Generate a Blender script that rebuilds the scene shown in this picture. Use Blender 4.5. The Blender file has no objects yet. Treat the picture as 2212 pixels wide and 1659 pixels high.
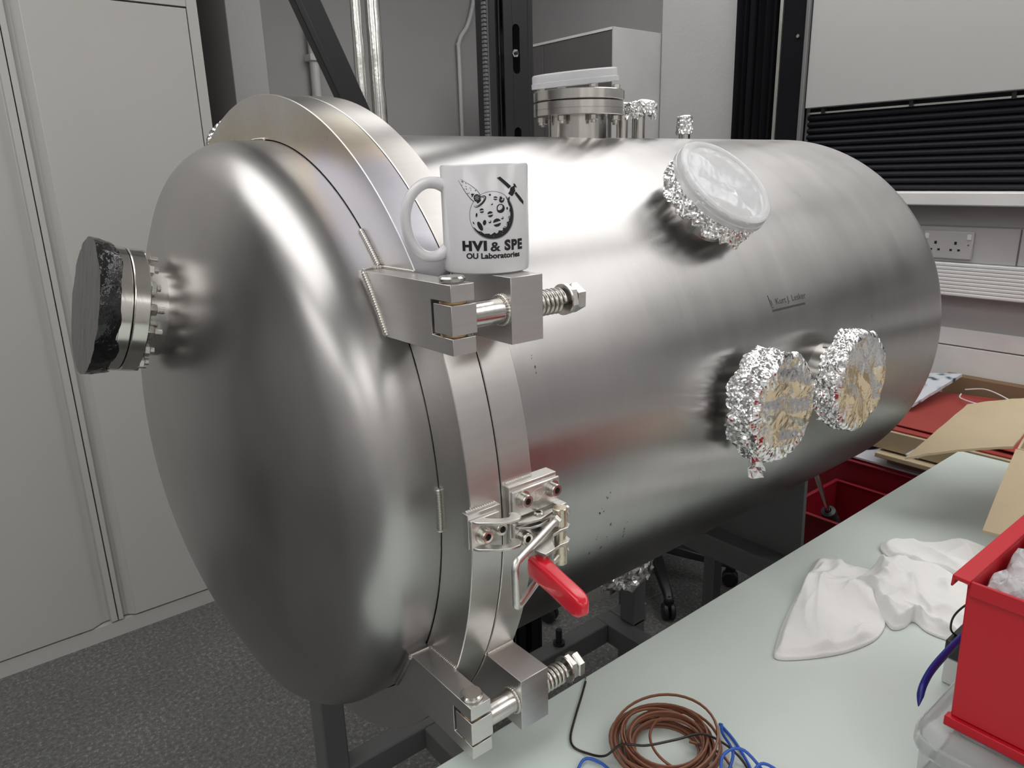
import bpy, bmesh, math, random
from mathutils import Vector, Matrix, noise
PI = math.pi
S = bpy.context.scene
COL = S.collection
# ------------------------------------------------------------------ camera
cam_d = bpy.data.cameras.new('camera'); cam = bpy.data.objects.new('camera', cam_d); COL.objects.link(cam)
yaw, pitch, roll, fpx = math.radians(51.3347), math.radians(16.0868), math.radians(-1.4970), 1581.79
Fv = Vector((math.cos(pitch)*math.cos(yaw), math.cos(pitch)*math.sin(yaw), -math.sin(pitch)))
r0 = Vector((math.sin(yaw), -math.cos(yaw), 0)); u0 = r0.cross(Fv)
Rv = math.cos(roll)*r0 + math.sin(roll)*u0; Uv = -math.sin(roll)*r0 + math.cos(roll)*u0
M = Matrix((Rv, Uv, -Fv)).transposed().to_4x4(); M.translation = Vector((-0.3977, -0.9400, 1.4244))
cam.matrix_world = M
cam_d.sensor_fit = 'HORIZONTAL'; cam_d.sensor_width = 36.0; cam_d.lens = fpx/2212*36.0
cam_d.clip_start = 0.02; cam_d.clip_end = 60
S.camera = cam
# ------------------------------------------------------------------ world and exposure
W = bpy.data.worlds.new('world'); S.world = W; W.use_nodes = True
W.node_tree.nodes['Background'].inputs[0].default_value = (0.9, 0.92, 1, 1)
W.node_tree.nodes['Background'].inputs[1].default_value = 0.25
S.view_settings.view_transform = 'Standard'; S.view_settings.look = 'None'
S.view_settings.exposure = 0.2; S.view_settings.gamma = 1.0; S.view_settings.use_curve_mapping = False
LAMP = 2.35
# ------------------------------------------------------------------ materials
def srgb(r, g, b):
    f = lambda c: (c/255/12.92) if c/255 <= 0.04045 else ((c/255+0.055)/1.055)**2.4
    return (f(r), f(g), f(b), 1)
class N:
    def __init__(s, name):
        s.m = bpy.data.materials.new(name); s.m.use_nodes = True
        s.t = s.m.node_tree; s.b = s.t.nodes['Principled BSDF']
    def n(s, typ, **kw):
        x = s.t.nodes.new(typ)
        for k, v in kw.items(): setattr(x, k, v)
        return x
    def l(s, a, b): s.t.links.new(a, b)
    def co(s, scale=(1,1,1), kind='Object'):
        tc = s.n('ShaderNodeTexCoord'); mp = s.n('ShaderNodeMapping')
        s.l(tc.outputs[kind], mp.inputs[0]); mp.inputs['Scale'].default_value = scale
        return mp.outputs[0]
    def noise(s, vec, scale, detail=3, rough=.5):
        x = s.n('ShaderNodeTexNoise'); s.l(vec, x.inputs['Vector'])
        x.inputs['Scale'].default_value = scale; x.inputs['Detail'].default_value = detail; x.inputs['Roughness'].default_value = rough
        return x.outputs['Fac']
    def ramp(s, fac, stops, interp='LINEAR'):
        x = s.n('ShaderNodeValToRGB'); s.l(fac, x.inputs[0]); x.color_ramp.interpolation = interp
        e = x.color_ramp.elements
        while len(e) < len(stops): e.new(.5)
        for i, (p, c) in enumerate(stops):
            e[i].position = p; e[i].color = c if len(c) == 4 else (*c, 1)
        return x.outputs[0]
    def bump(s, h, strength=.2, dist=.001):
        x = s.n('ShaderNodeBump'); s.l(h, x.inputs['Height']); x.inputs['Strength'].default_value = strength
        x.inputs['Distance'].default_value = dist; s.l(x.outputs[0], s.b.inputs['Normal'])
def plain(name, col, rough=.5, metal=0, spec=.5, bump=None, var=.06, vs=6, coat=0):
    a = N(name)
    c = Vector(col[:3])
    f = a.noise(a.co(), vs, 4)
    a.l(a.ramp(f, [(.3, tuple(c*(1-var))), (.7, tuple(c*(1+var)))]), a.b.inputs['Base Color'])
    a.b.inputs['Roughness'].default_value = rough; a.b.inputs['Metallic'].default_value = metal
    a.b.inputs['Specular IOR Level'].default_value = spec; a.b.inputs['Coat Weight'].default_value = coat
    if bump: a.bump(a.noise(a.co(), bump[0], 4), bump[1], bump[2])
    return a.m
def brushed(name, base, rough, scale, aniso=.5, axis='X', rot=.25, var=.06, blot=.05, bs=.12, tint=False):
    a = N(name)
    v = a.co(scale)
    f = a.noise(v, 1, 2, .5)
    g = a.noise(a.co((1, 1.5, .8)), 5, 3, .55)
    mh = a.n('ShaderNodeMath', operation='MULTIPLY_ADD'); a.l(f, mh.inputs[0]); mh.inputs[1].default_value = .3; mh2 = a.n('ShaderNodeMath', operation='MULTIPLY'); a.l(g, mh2.inputs[0]); mh2.inputs[1].default_value = .7; a.l(mh2.outputs[0], mh.inputs[2])
    c = Vector(base)
    col = a.ramp(mh.outputs[0], [(.38, tuple(c*(1-var))), (.62, tuple(c*(1+var)))])
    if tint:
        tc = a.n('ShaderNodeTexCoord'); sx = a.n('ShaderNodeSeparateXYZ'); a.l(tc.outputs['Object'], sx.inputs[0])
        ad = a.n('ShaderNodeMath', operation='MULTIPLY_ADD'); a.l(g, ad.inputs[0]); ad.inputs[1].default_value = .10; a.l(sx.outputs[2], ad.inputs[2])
        ca = a.ramp(ad.outputs[0], [(.66, (1,1,1)), (.71, (.72,.76,.95)), (.775, (.66,.66,.88)), (.800, (1.0,.76,.55)), (.820, (1,.92,.66)), (.85, (1,1,1))])  # rainbow diffraction sheen of the rim painted into the base colour by height
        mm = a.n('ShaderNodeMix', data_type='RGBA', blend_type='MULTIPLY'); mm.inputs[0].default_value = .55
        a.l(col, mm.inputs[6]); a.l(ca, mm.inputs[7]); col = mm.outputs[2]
    a.l(col, a.b.inputs['Base Color'])
    mr = a.n('ShaderNodeMapRange'); a.l(mh.outputs[0], mr.inputs[0]); mr.inputs[1].default_value = .3; mr.inputs[2].default_value = .7
    mr.inputs[3].default_value = rough-blot; mr.inputs[4].default_value = rough+blot
    a.l(mr.outputs[0], a.b.inputs['Roughness'])
    a.b.inputs['Metallic'].default_value = 1
    if aniso:
        t = a.n('ShaderNodeTangent', direction_type='RADIAL', axis=axis); a.l(t.outputs[0], a.b.inputs['Tangent'])
        a.b.inputs['Anisotropic'].default_value = aniso; a.b.inputs['Anisotropic Rotation'].default_value = rot
    a.bump(f, bs, .0006)
    return a.m
ST = (.56, .545, .53)
M_ = {}
M_['shell'] = brushed('brushed_shell', (.505,.495,.492), .30, (60, 5, 5), .72, 'X', .25, .05, .035, .03)
M_['dome'] = brushed('brushed_dome', (.47,.461,.458), .33, (50, 6, 6), .25, 'X', .25, .08, .05, .03)
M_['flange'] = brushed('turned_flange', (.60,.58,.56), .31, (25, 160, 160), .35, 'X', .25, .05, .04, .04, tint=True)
M_['bflange'] = brushed('turned_body_flange', (.60,.58,.56), .31, (25, 160, 160), .35, 'X', .25, .05, .04, .04)
M_['block'] = brushed('milled_block', (.62,.605,.595), .33, (30, 30, 260), 0, 'X', 0, .05, .05, .1)
M_['polish'] = brushed('turned_steel', (.62,.60,.57), .16, (300, 20, 20), 0, 'X', 0, .05, .05, .08)
M_['bolt'] = brushed('bolt_steel', (.62,.60,.56), .24, (200, 200, 200), 0, 'X', 0, .1, .05, .03)
M_['zinc'] = brushed('zinc_plated', (.70,.69,.66), .36, (220, 220, 220), 0, 'X', 0, .10, .05, .03)
M_['yzinc'] = brushed('yellow_zinc', (.64,.58,.46), .28, (150, 150, 150), 0, 'X', 0, .10, .05, .03)
M_['weld'] = brushed('weld_bead', (.60,.57,.53), .34, (90, 90, 90), 0, 'X', 0, .12, .08, .2)
M_['bronze'] = brushed('bronze_washer', (.52,.37,.20), .30, (150, 150, 150), 0, 'X', 0, .12, .08, .1)
M_['gap'] = plain('dark_seam', (.012,.012,.012,1), .7)
M_['etch'] = plain('etched_mark', srgb(84,82,80), .6, .5)
M_['print'] = plain('black_print', (.012,.012,.014,1), .4)
M_['ceramic'] = plain('white_ceramic', (.76,.76,.78,1), .16, 0, .5, coat=.15, var=.01)
M_['red_grip'] = plain('red_vinyl_grip', (.66,.012,.030,1), .22, 0, .5, coat=.4, var=.03)
M_['red_bin'] = plain('red_plastic', (.52,.010,.022,1), .38, 0, .4, (260,.05,.0005), .04)
M_['shaded_red'] = plain('shaded_red_plastic', (.20,.005,.014,1), .45, 0, .4, None, .04)  # red plastic with the bench shadow darkened into its base colour
M_['black'] = plain('black_paint', (.010,.0105,.012,1), .42, 0, .4, (300,.08,.0005))
M_['blackcloth'] = plain('black_cloth', (.006,.006,.008,1), .9, 0, .15)
M_['blackplastic'] = plain('black_plastic', (.018,.018,.020,1), .45)
M_['frame'] = plain('dark_grey_paint', (.15,.15,.152,1), .45, 0, .5, (200,.08,.0005), .08)
M_['wall'] = plain('white_paint_wall', (.45,.443,.446,1), .75, 0, .2, (90,.35,.002), .02)
M_['wallb'] = plain('bright_wall', (.80,.79,.78,1), .8, 0, .2)
M_['cab'] = plain('cream_white_laminate', (.52,.51,.49,1), .40, 0, .4, None, .015, 1.5)
M_['cupwhite'] = plain('white_laminate', (.46,.46,.455,1), .5)
M_['board'] = plain('pale_grey_board', (.42,.42,.415,1), .5, 0, .3, None, .012, 1.5)
M_['ceil'] = plain('ceiling_paint', (.84,.84,.83,1), .8)
M_['white'] = plain('white_plastic', (.72,.72,.72,1), .4)
M_['sockshade'] = plain('shaded_white_plastic', (.46,.45,.46,1), .4)  # white plastic, shade under the sill put into its greyer colour
M_['slatblack'] = plain('black_blind', (.012,.013,.018,1), .6, 0, .3)
M_['greydoor'] = plain('grey_laminate', srgb(98,96,96), .5)
M_['table'] = plain('mint_laminate', srgb(210,221,215), .26, 0, .45, (160,.03,.0005), .012, 3)
M_['tabledge'] = plain('table_edge', (.03,.03,.03,1), .5)
M_['cloth'] = plain('white_cotton', (.88,.88,.865,1), .95, 0, .1, (55,.55,.004), .02)
M_['card'] = plain('brown_cardboard', srgb(184,168,140), .8, 0, .15, (120,.2,.001), .05)
M_['cardedge'] = plain('brown_card_edge', srgb(136,112,88), .9, 0, .1)
M_['folder'] = plain('red_folder', srgb(158,62,56), .6)
M_['paper'] = plain('white_paper', srgb(205,205,212), .7)
M_['brownwire'] = plain('brown_wire', srgb(128,82,60), .38)
M_['bluewire'] = plain('blue_wire', srgb(38,92,190), .38)
M_['darkwire'] = plain('dark_brown_wire', srgb(38,28,26), .35)
M_['copper'] = brushed('tinned_strands', (.7,.6,.45), .3, (900,900,900), 0)
M_['bluehandle'] = plain('blue_plastic', srgb(30,38,128), .35)
def foilmat(name, base, rough, sc):
    a = N(name); f = a.noise(a.co(), sc, 3, .6)
    v = a.n('ShaderNodeTexVoronoi'); a.l(a.co(), v.inputs['Vector']); v.inputs['Scale'].default_value = sc*1.3; v.feature = 'F1'
    mx = a.n('ShaderNodeMath', operation='ADD'); a.l(f, mx.inputs[0]); a.l(v.outputs['Distance'], mx.inputs[1])
    a.b.inputs['Base Color'].default_value = base; a.b.inputs['Metallic'].default_value = 1; a.b.inputs['Roughness'].default_value = rough
    a.bump(mx.outputs[0], .10, .002); return a.m
M_['foil'] = foilmat('aluminium_foil', (.90,.90,.90,1), .16, 160)
M_['foilpipe'] = foilmat('foil_lagging', (.80,.79,.76,1), .18, 60)
def tapemat():
    a = N('black_tape'); f = a.noise(a.co((1,1,.35)), 60, 4, .6)
    a.b.inputs['Base Color'].default_value = (.085,.080,.080,1); a.b.inputs['Roughness'].default_value = .42; a.b.inputs['Specular IOR Level'].default_value = .8
    a.bump(f, .5, .003); return a.m
M_['tape'] = tapemat()
M_['tapegloss'] = plain('glossy_black_tape', (.008,.008,.009,1), .12, 0, .6, (55,.9,.004))
def clear(name, col, rough, trans, ior=1.4):
    a = N(name); a.b.inputs['Base Color'].default_value = col; a.b.inputs['Roughness'].default_value = rough
    a.b.inputs['Transmission Weight'].default_value = trans; a.b.inputs['IOR'].default_value = ior
    return a
a = clear('milky_plastic', (.95,.955,.97,1), .22, .62, 1.15); M_['milky'] = a.m
a = clear('clear_tub_plastic', (.97,.975,.98,1), .14, .86, 1.15); M_['tub'] = a.m
a = clear('bubble_film', (.95,.95,.97,1), .12, .55, 1.3)
v = a.n('ShaderNodeTexVoronoi'); a.l(a.co(), v.inputs['Vector']); v.inputs['Scale'].default_value = 110; a.bump(v.outputs['Distance'], .9, .004); M_['bubble'] = a.m
def floormat():
    a = N('speckled_vinyl'); v = a.co()
    f1 = a.noise(v, 260, 2, .7); f2 = a.noise(v, 90, 3, .7); f3 = a.noise(v, 3, 2)
    m = a.n('ShaderNodeMath', operation='MULTIPLY_ADD'); a.l(f1, m.inputs[0]); m.inputs[1].default_value = .55; a.l(f2, m.inputs[2])
    m2 = a.n('ShaderNodeMath', operation='MULTIPLY_ADD'); a.l(f3, m2.inputs[0]); m2.inputs[1].default_value = .15; a.l(m.outputs[0], m2.inputs[2])
    c = a.ramp(m2.outputs[0], [(.66, (.070,.070,.071)), (.84, (.115,.115,.112)), (.98, (.16,.16,.155)), (1.0, (.26,.26,.24))])
    a.l(c, a.b.inputs['Base Color']); a.b.inputs['Roughness'].default_value = .6; a.bump(f1, .2, .001); return a.m
M_['floor'] = floormat()
def packmat():
    a = N('patterned_wrap'); v = a.n('ShaderNodeTexVoronoi'); a.l(a.co((1,1,1)), v.inputs['Vector']); v.inputs['Scale'].default_value = 28
    a.l(a.ramp(v.outputs['Distance'], [(.18, srgb(60,80,100)), (.34, srgb(170,182,192)), (.5, srgb(205,210,216))]), a.b.inputs['Base Color']); a.b.inputs['Roughness'].default_value = .25
    return a.m
M_['pack'] = packmat()
def emit(name, col, s):
    a = N(name); a.b.inputs['Base Color'].default_value = (.8,.8,.8,1); a.b.inputs['Emission Color'].default_value = col; a.b.inputs['Emission Strength'].default_value = s; return a.m
M_['lamp'] = emit('lamp_diffuser', (1,.985,.965,1), LAMP)
# ------------------------------------------------------------------ mesh helpers
def frame(n, up=(0,0,1)):
    n = Vector(n).normalized(); up = Vector(up)
    if abs(n.dot(up)) > .95: up = Vector((0,1,0))
    x = up.cross(n).normalized(); y = n.cross(x)
    return x, y, n
class MB:
    def __init__(s): s.v = []; s.f = []
    def add(s, vs, fs):
        o = len(s.v); s.v += [Vector(p) for p in vs]; s.f += [tuple(o+i for i in f) for f in fs]; return s
    def box(s, a, b):
        x0,y0,z0 = a; x1,y1,z1 = b
        return s.add([(x0,y0,z0),(x1,y0,z0),(x1,y1,z0),(x0,y1,z0),(x0,y0,z1),(x1,y0,z1),(x1,y1,z1),(x0,y1,z1)],
                     [(0,3,2,1),(4,5,6,7),(0,1,5,4),(1,2,6,5),(2,3,7,6),(3,0,4,7)])
    def prism(s, poly, e):     # poly: list of 3D points, extruded by vector e
        n = len(poly); e = Vector(e); P = [Vector(p) for p in poly]
        return s.add(P+[p+e for p in P], [tuple(range(n))[::-1], tuple(range(n, 2*n))]+[(i,(i+1)%n,n+(i+1)%n,n+i) for i in range(n)])
    def lathe(s, c, n, prof, seg=48, close=False, a0=0, a1=2*PI):
        c = Vector(c); x,y,z = frame(n); k = len(prof); full = abs(a1-a0-2*PI) < 1e-6; m = seg if full else seg+1
        vs = []
        for i in range(m):
            t = a0+(a1-a0)*i/seg; d = x*math.cos(t)+y*math.sin(t)
            vs += [c+d*r+z*h for r,h in prof]
        fs = []
        for i in range(seg):
            j = (i+1) % m
            for q in range(k if close else k-1):
                w = (q+1) % k
                fs.append((i*k+q, j*k+q, j*k+w, i*k+w))
        return s.add(vs, fs)
    def cyl(s, c, n, r, h0, h1, seg=32, ch=0):
        if ch: return s.lathe(c, n, [(1e-5,h0),(r-ch,h0),(r,h0+ch),(r,h1-ch),(r-ch,h1),(1e-5,h1)], seg)
        return s.lathe(c, n, [(1e-5,h0),(r,h0),(r,h1),(1e-5,h1)], seg)
    def hexa(s, c, n, r, h0, h1, rot=0, ch=.12):
        rr = r; c = Vector(c); x,y,z = frame(n)
        def ring(k, h): return [c+(x*math.cos(rot+i*PI/3)+y*math.sin(rot+i*PI/3))*k+z*h for i in range(6)]
        vs = ring(rr*(1-ch), h0)+ring(rr, h0+ch*r)+ring(rr, h1-ch*r)+ring(rr*(1-ch), h1)
        fs = [tuple(range(6))[::-1], tuple(range(18, 24))]
        for q in range(3):
            for i in range(6): fs.append((q*6+i, q*6+(i+1)%6, q*6+6+(i+1)%6, q*6+6+i))
        return s.add(vs, fs)
    def tube(s, path, r, seg=8, closed=False, rf=None, caps=True):
        P = [Vector(p) for p in path]; n = len(P); vs = []; up = None
        for i in range(n):
            if closed: d = P[(i+1)%n]-P[i-1]
            else: d = P[min(i+1,n-1)]-P[max(i-1,0)]
            if d.length < 1e-9: d = Vector((0,0,1))
            d.normalize()
            if up is None: up = Vector((0,0,1)) if abs(d.z) < .9 else Vector((1,0,0))
            x = up.cross(d)
            if x.length < 1e-6: x = Vector((1,0,0)).cross(d)
            x.normalize(); y = d.cross(x); up = y
            R = r if rf is None else r*rf(i/max(1,n-1), i)
            for k in range(seg):
                t = 2*PI*k/seg; vs.append(P[i]+(x*math.cos(t)+y*math.sin(t))*R)
        fs = []
        for i in range(n if closed else n-1):
            j = (i+1) % n
            for k in range(seg): fs.append((i*seg+k, i*seg+(k+1)%seg, j*seg+(k+1)%seg, j*seg+k))
        if caps and not closed: fs += [tuple(range(seg))[::-1], tuple((n-1)*seg+k for k in range(seg))]
        return s.add(vs, fs)
    def build(s, name, mat, parent=None, loc=None, bevel=0, smooth=None, bseg=2):
        """links the gathered geometry (world coordinates) as ONE mesh object"""
        me = bpy.data.meshes.new(name); ob = bpy.data.objects.new(name, me); COL.objects.link(ob)
        base = Vector(parent['wl']) if parent is not None else Vector(loc if loc is not None else (0,0,0))
        if parent is None and loc is None and s.v:
            xs = [p.x for p in s.v]; ys = [p.y for p in s.v]; zs = [p.z for p in s.v]
            base = Vector(((min(xs)+max(xs))/2, (min(ys)+max(ys))/2, min(zs)))
        me.from_pydata([tuple(p-base) for p in s.v], [], s.f); me.update()
        bm = bmesh.new(); bm.from_mesh(me); bmesh.ops.remove_doubles(bm, verts=bm.verts, dist=2e-6); bmesh.ops.recalc_face_normals(bm, faces=bm.faces)
        bm.to_mesh(me); bm.free()
        if parent is not None: ob.parent = parent
        else: ob.location = base
        ob['wl'] = tuple(base)
        me.materials.append(mat if not isinstance(mat, str) else M_[mat])
        if smooth is not None:
            me.set_sharp_from_angle(angle=math.radians(smooth))
            for p in me.polygons: p.use_smooth = True
        if bevel:
            md = ob.modifiers.new('bevel', 'BEVEL'); md.width = bevel; md.segments = bseg; md.limit_method = 'ANGLE'; md.angle_limit = math.radians(40)
            for p in me.polygons: p.use_smooth = True
            me.set_sharp_from_angle(angle=math.radians(35)) if smooth is None else None
        return ob
def root(name, label, cat, loc, group=None):
    o = bpy.data.objects.new(name, None); COL.objects.link(o); o.location = loc; o['wl'] = tuple(loc); o.empty_display_size = .05
    return tag(o, label, cat, group)
def tag(o, label=None, cat=None, group=None, kind=None):
    if label: o['label'] = label
    if cat: o['category'] = cat
    if group: o['group'] = group
    if kind: o['kind'] = kind
    return o
def struct(ob): ob['kind'] = 'structure'; return ob
def smoothpath(pts, n=8, closed=False):
    P = [Vector(p) for p in pts]; out = []; m = len(P)
    rng = range(m) if closed else range(m-1)
    for i in rng:
        if closed: a,b,c,d = P[i-1],P[i],P[(i+1)%m],P[(i+2)%m]
        else: a,b,c,d = P[max(i-1,0)],P[i],P[i+1],P[min(i+2,m-1)]
        for k in range(n):
            t = k/n
            out.append(.5*((2*b)+(c-a)*t+(2*a-5*b+4*c-d)*t*t+(3*b-a-3*c+d)*t**3))
    if not closed: out.append(P[-1])
    return out
ZC = 1.10
# ------------------------------------------------------------------ the room
H = 2.75
struct(MB().box((-3.2,-4.2,-.1),(2.9,2.9,0)).build('floor', 'floor'))
struct(MB().box((-3.2,-4.2,H),(2.9,2.9,H+.1)).build('ceiling', 'ceil'))
struct(MB().box((-3.3,-4.2,0),(-3.2,2.9,H)).build('wall_left', 'wall'))
struct(MB().box((-3.2,-4.3,0),(2.9,-4.2,H)).build('wall_front', 'wallb'))
struct(MB().box((-3.2,2.6,0),(2.55,2.7,H)).build('wall_back', 'wall'))
struct(MB().box((2.55,1.262,0),(2.65,2.6,H)).build('wall_right', 'wall'))
struct(MB().box((2.22,-4.2,0),(2.65,1.262,H)).build('wall_right', 'wall'))
for k_, (za_, zb_) in enumerate(((0,.612),(.616,.838),(.842,.897))): struct(MB().box((2.206,-4.1,za_),(2.2198,1.0,zb_)).build('trim_3', 'wallb', bevel=.002))
struct(MB().box((.624,1.9,0),(.753,2.6,H)).build('trim_1', 'wall', bevel=.003))
# ------------------------------------------------------------------ ceiling lights
def lamp(x, y, lx, ly, label):
    t = root('ceiling_light', label, 'light', (x, y, H-.09), 'long box lights on the ceiling')
    MB().box((x-lx/2-.012,y-ly/2-.012,H-.020),(x+lx/2+.012,y+ly/2+.012,H-.001)).build('light_housing', 'white', t, bevel=.004)
    MB().box((x-lx/2,y-ly/2,H-.085),(x+lx/2,y+ly/2,H-.0205)).build('diffuser', 'lamp', t, bevel=.012)
for (x, y, lx, ly, lb) in [(-.80,.15,1.05,2.1,'wide luminous ceiling light directly above the chamber door'),(1.50,.30,1.25,2.2,'wide luminous ceiling light above the far end of the chamber'),
                       (-.60,-3.1,1.10,1.8,'wide luminous ceiling light behind the camera position'),(1.70,-1.75,.95,1.5,'luminous ceiling light near the window wall beyond the table'),
                       (1.6,-3.4,1.0,1.3,'wide luminous ceiling light in the far corner away from the chamber'),(-2.4,-1.1,.90,1.9,'added long luminous fill box on the ceiling nearest the left wall'),
                       (-2.4,-3.3,1.0,1.5,'added wide luminous fill box on the ceiling in the corner behind the camera')]:  # the two boxes nearest the left wall are added, unseen fill light
    lamp(x, y, lx, ly, lb)
# ------------------------------------------------------------------ left cupboard wall
YC = 1.502
cab = root('storage_cupboard', 'tall cream white built-in cupboard with recessed door grips along the left wall', 'cupboard', (-.5, YC, 0))
MB().box((-1.6,YC+.004,.0),(.397,YC+.45,.052)).build('plinth', 'cab', cab)
MB().box((-1.6,YC+.03,.052),(.397,YC+.45,H-.01)).build('carcass', 'cab', cab)
MB().box((.367,YC,.0525),(.397,YC+.03,H-.01)).build('side_frame', 'cab', cab)
MB().box((-1.6,YC,1.918),(.366,YC+.03,H-.01)).build('top_panel', 'cab', cab)
g = -.109
def door(prof, name):
    P = [(g+a, YC+b, .0575) for a,b in prof]
    d = MB().prism(P, (0,0,1.8555)).build(name, 'cab', cab, bevel=.0012); return d
d1 = door([(-.62,0),(-.075,0),(-.041,.022),(-.022,.022),(-.020,0),(-.0015,0),(-.0015,.029),(-.62,.029)], 'door')
d2 = door([(.0015,0),(.016,0),(.018,.020),(.030,.020),(.052,0),(.473,0),(.473,.029),(.0015,.029)], 'door')
MB().box((-1.55,YC,.0575),(g-.6235,YC+.029,1.913)).build('door', 'cab', cab, bevel=.0012)
# ------------------------------------------------------------------ background
cup = root('wall_cupboard', 'grey fronted wall cupboard with a white end panel in the alcove behind the chamber', 'cupboard', (2.2, 1.6, 1.40))
MB().box((1.950,1.268,1.36),(2.548,2.10,1.972)).build('carcass', 'cupwhite', cup, bevel=.001)
MB().box((1.929,1.268,1.962),(1.950,2.10,1.972)).build('top_rail', 'white', cup)
MB().box((1.931,1.276,1.365),(1.948,1.685,1.960)).build('cupboard_door', 'greydoor', cup, bevel=.0008)
MB().box((1.931,1.689,1.365),(1.948,2.095,1.960)).build('cupboard_door', 'greydoor', cup, bevel=.0008)
MB().box((1.928,1.2665,1.36),(1.949,1.2715,1.972)).build('end_trim', 'cupwhite', cup)
# white board and blind
tag(MB().box((2.17,-1.9,1.618),(2.195,.557,2.45)).build('wall_board', 'board', bevel=.002), 'large plain white board above the black slatted blind', 'board')
bl = root('slatted_blind', 'black slatted blind closed under the white wall board', 'blind', (2.205, -.6, 1.334))
MB().box((2.196,-1.9,1.598),(2.215,.56,1.604)).build('head_rail', 'zinc', bl)
MB().box((2.212,-1.9,1.334),(2.219,.56,1.617)).build('backing', 'slatblack', bl)
for i in range(12):
    z0 = 1.335+i*.0218; P = [(2.211, -1.9, z0), (2.196, -1.9, z0+.004), (2.192, -1.9, z0+.011), (2.198, -1.9, z0+.0175), (2.211, -1.9, z0+.0205)]
    MB().prism(P, (0, 2.457, 0)).build('slat', 'slatblack', bl, smooth=50)
for y in (.50,.20,-.09,-.42,-.8):
    MB().box((2.190,y-.006,1.596),(2.21,y+.006,1.616)).build('clip', 'blackplastic', bl)
struct(MB().box((2.10,-2.4,1.293),(2.2195,.555,1.3335)).build('trim_2', M_['white'], bevel=.004))
tr = root('dado_trunking', 'white plastic dado trunking with ribbed lower cover below the blind', 'trunking', (2.2, -.7, 1.0))
MB().box((2.165,-2.4,1.116),(2.219,.555,1.226)).build('socket_channel', 'sockshade', tr, bevel=.003)
lo = MB(); n = 9
prof = [(2.219,1.012)]
for i in range(n):
    z0 = 1.012+i*.0115; prof += [(2.148, z0), (2.1455, z0+.003), (2.1455, z0+.0085), (2.148, z0+.0115)]
prof += [(2.219, 1.1155)]
lo.prism([(x,-2.4,z) for x,z in prof], (0,2.955,0)); lo.build('ribbed_cover', 'white', tr)
MB().box((2.1635,-.176,1.117),(2.1662,-.172,1.225)).build('joint_cover', 'greydoor', tr)
so = root('double_socket', 'white double mains socket on the trunking', 'socket', (2.16, .02, 1.122))
MB().box((2.153,-.052,1.127),(2.1648,.094,1.213)).build('faceplate', 'sockshade', so, bevel=.003)
for yc in (.055,-.014):
    MB().box((2.1518,yc-.004,1.186),(2.1532,yc+.004,1.188)).build('earth_slot', 'print', so) if False else None
for yc, in ((.056,),(-.003,)):
    MB().box((2.1520,yc-.0035,1.172),(2.1535,yc+.0035,1.181)).build('earth_hole', 'print', so)
    MB().box((2.1520,yc+.008,1.152),(2.1535,yc+.015,1.158)).build('pin_hole', 'print', so)
    MB().box((2.1520,yc-.015,1.152),(2.1535,yc-.008,1.158)).build('pin_hole', 'print', so)
for yc in (.084,-.040):
    MB().box((2.1505,yc-.006,1.188),(2.1535,yc+.006,1.205)).build('rocker_switch', 'white', so, bevel=.001)
    MB().cyl((2.1535,yc,1.172), (-1,0,0), .0028, 0, .0012, 12).build('screw', 'bolt', so)
# conduits and lagged pipes
c1 = MB().tube(smoothpath([(2.215,2.57,2.45),(2.215,2.57,2.33),(2.17,2.57,2.2),(2.105,2.57,2.10),(2.103,2.57,1.9),(2.103,2.57,.1)], 8), .011, 10)
tag(c1.build('conduit', 'white', smooth=50), 'thin white painted conduit with a bend near the alcove corner', 'pipe')
cc = root('radiator_pipe', 'white painted vertical pipe with a clip beside the white column', 'pipe', (1.25, 2.56, .1))
MB().tube([(1.255,2.565,.1),(1.255,2.565,2.7)], .022, 12).build('pipe', 'white', cc, smooth=50)
MB().box((1.222,2.53,1.955),(1.288,2.6,1.985)).build('clip', 'white', cc, bevel=.003)
def lag(x, y, r, seed, label):
    rnd = random.Random(seed); m = MB(); seg = 14; rows = 90; vs = []
    for i in range(rows+1):
        z = .4+i*(2.74-.4)/rows
        for k in range(seg):
            t = 2*PI*k/seg; rr = r*(1+.10*noise.noise(Vector((math.cos(t)*2, math.sin(t)*2+seed, z*22)))+rnd.uniform(-.03,.03))
            vs.append((x+rr*math.cos(t), y+rr*math.sin(t), z))
    fs = [(i*seg+k, i*seg+(k+1)%seg, (i+1)*seg+(k+1)%seg, (i+1)*seg+k) for i in range(rows) for k in range(seg)]
    tag(m.add(vs, fs).build('lagged_pipe', 'foilpipe', smooth=60), label, 'pipe')
lag(.812, 1.30, .0165, 1, 'left of the two foil lagged pipes behind the black diagonal brace')
lag(.872, 1.30, .0235, 5, 'right and thicker of the two foil lagged pipes behind the black brace')
# black steel frame behind the chamber
fr = root('slotted_gantry', 'black slotted steel frame post with a diagonal brace behind the chamber', 'frame', (.6, .52, .01))

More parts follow.
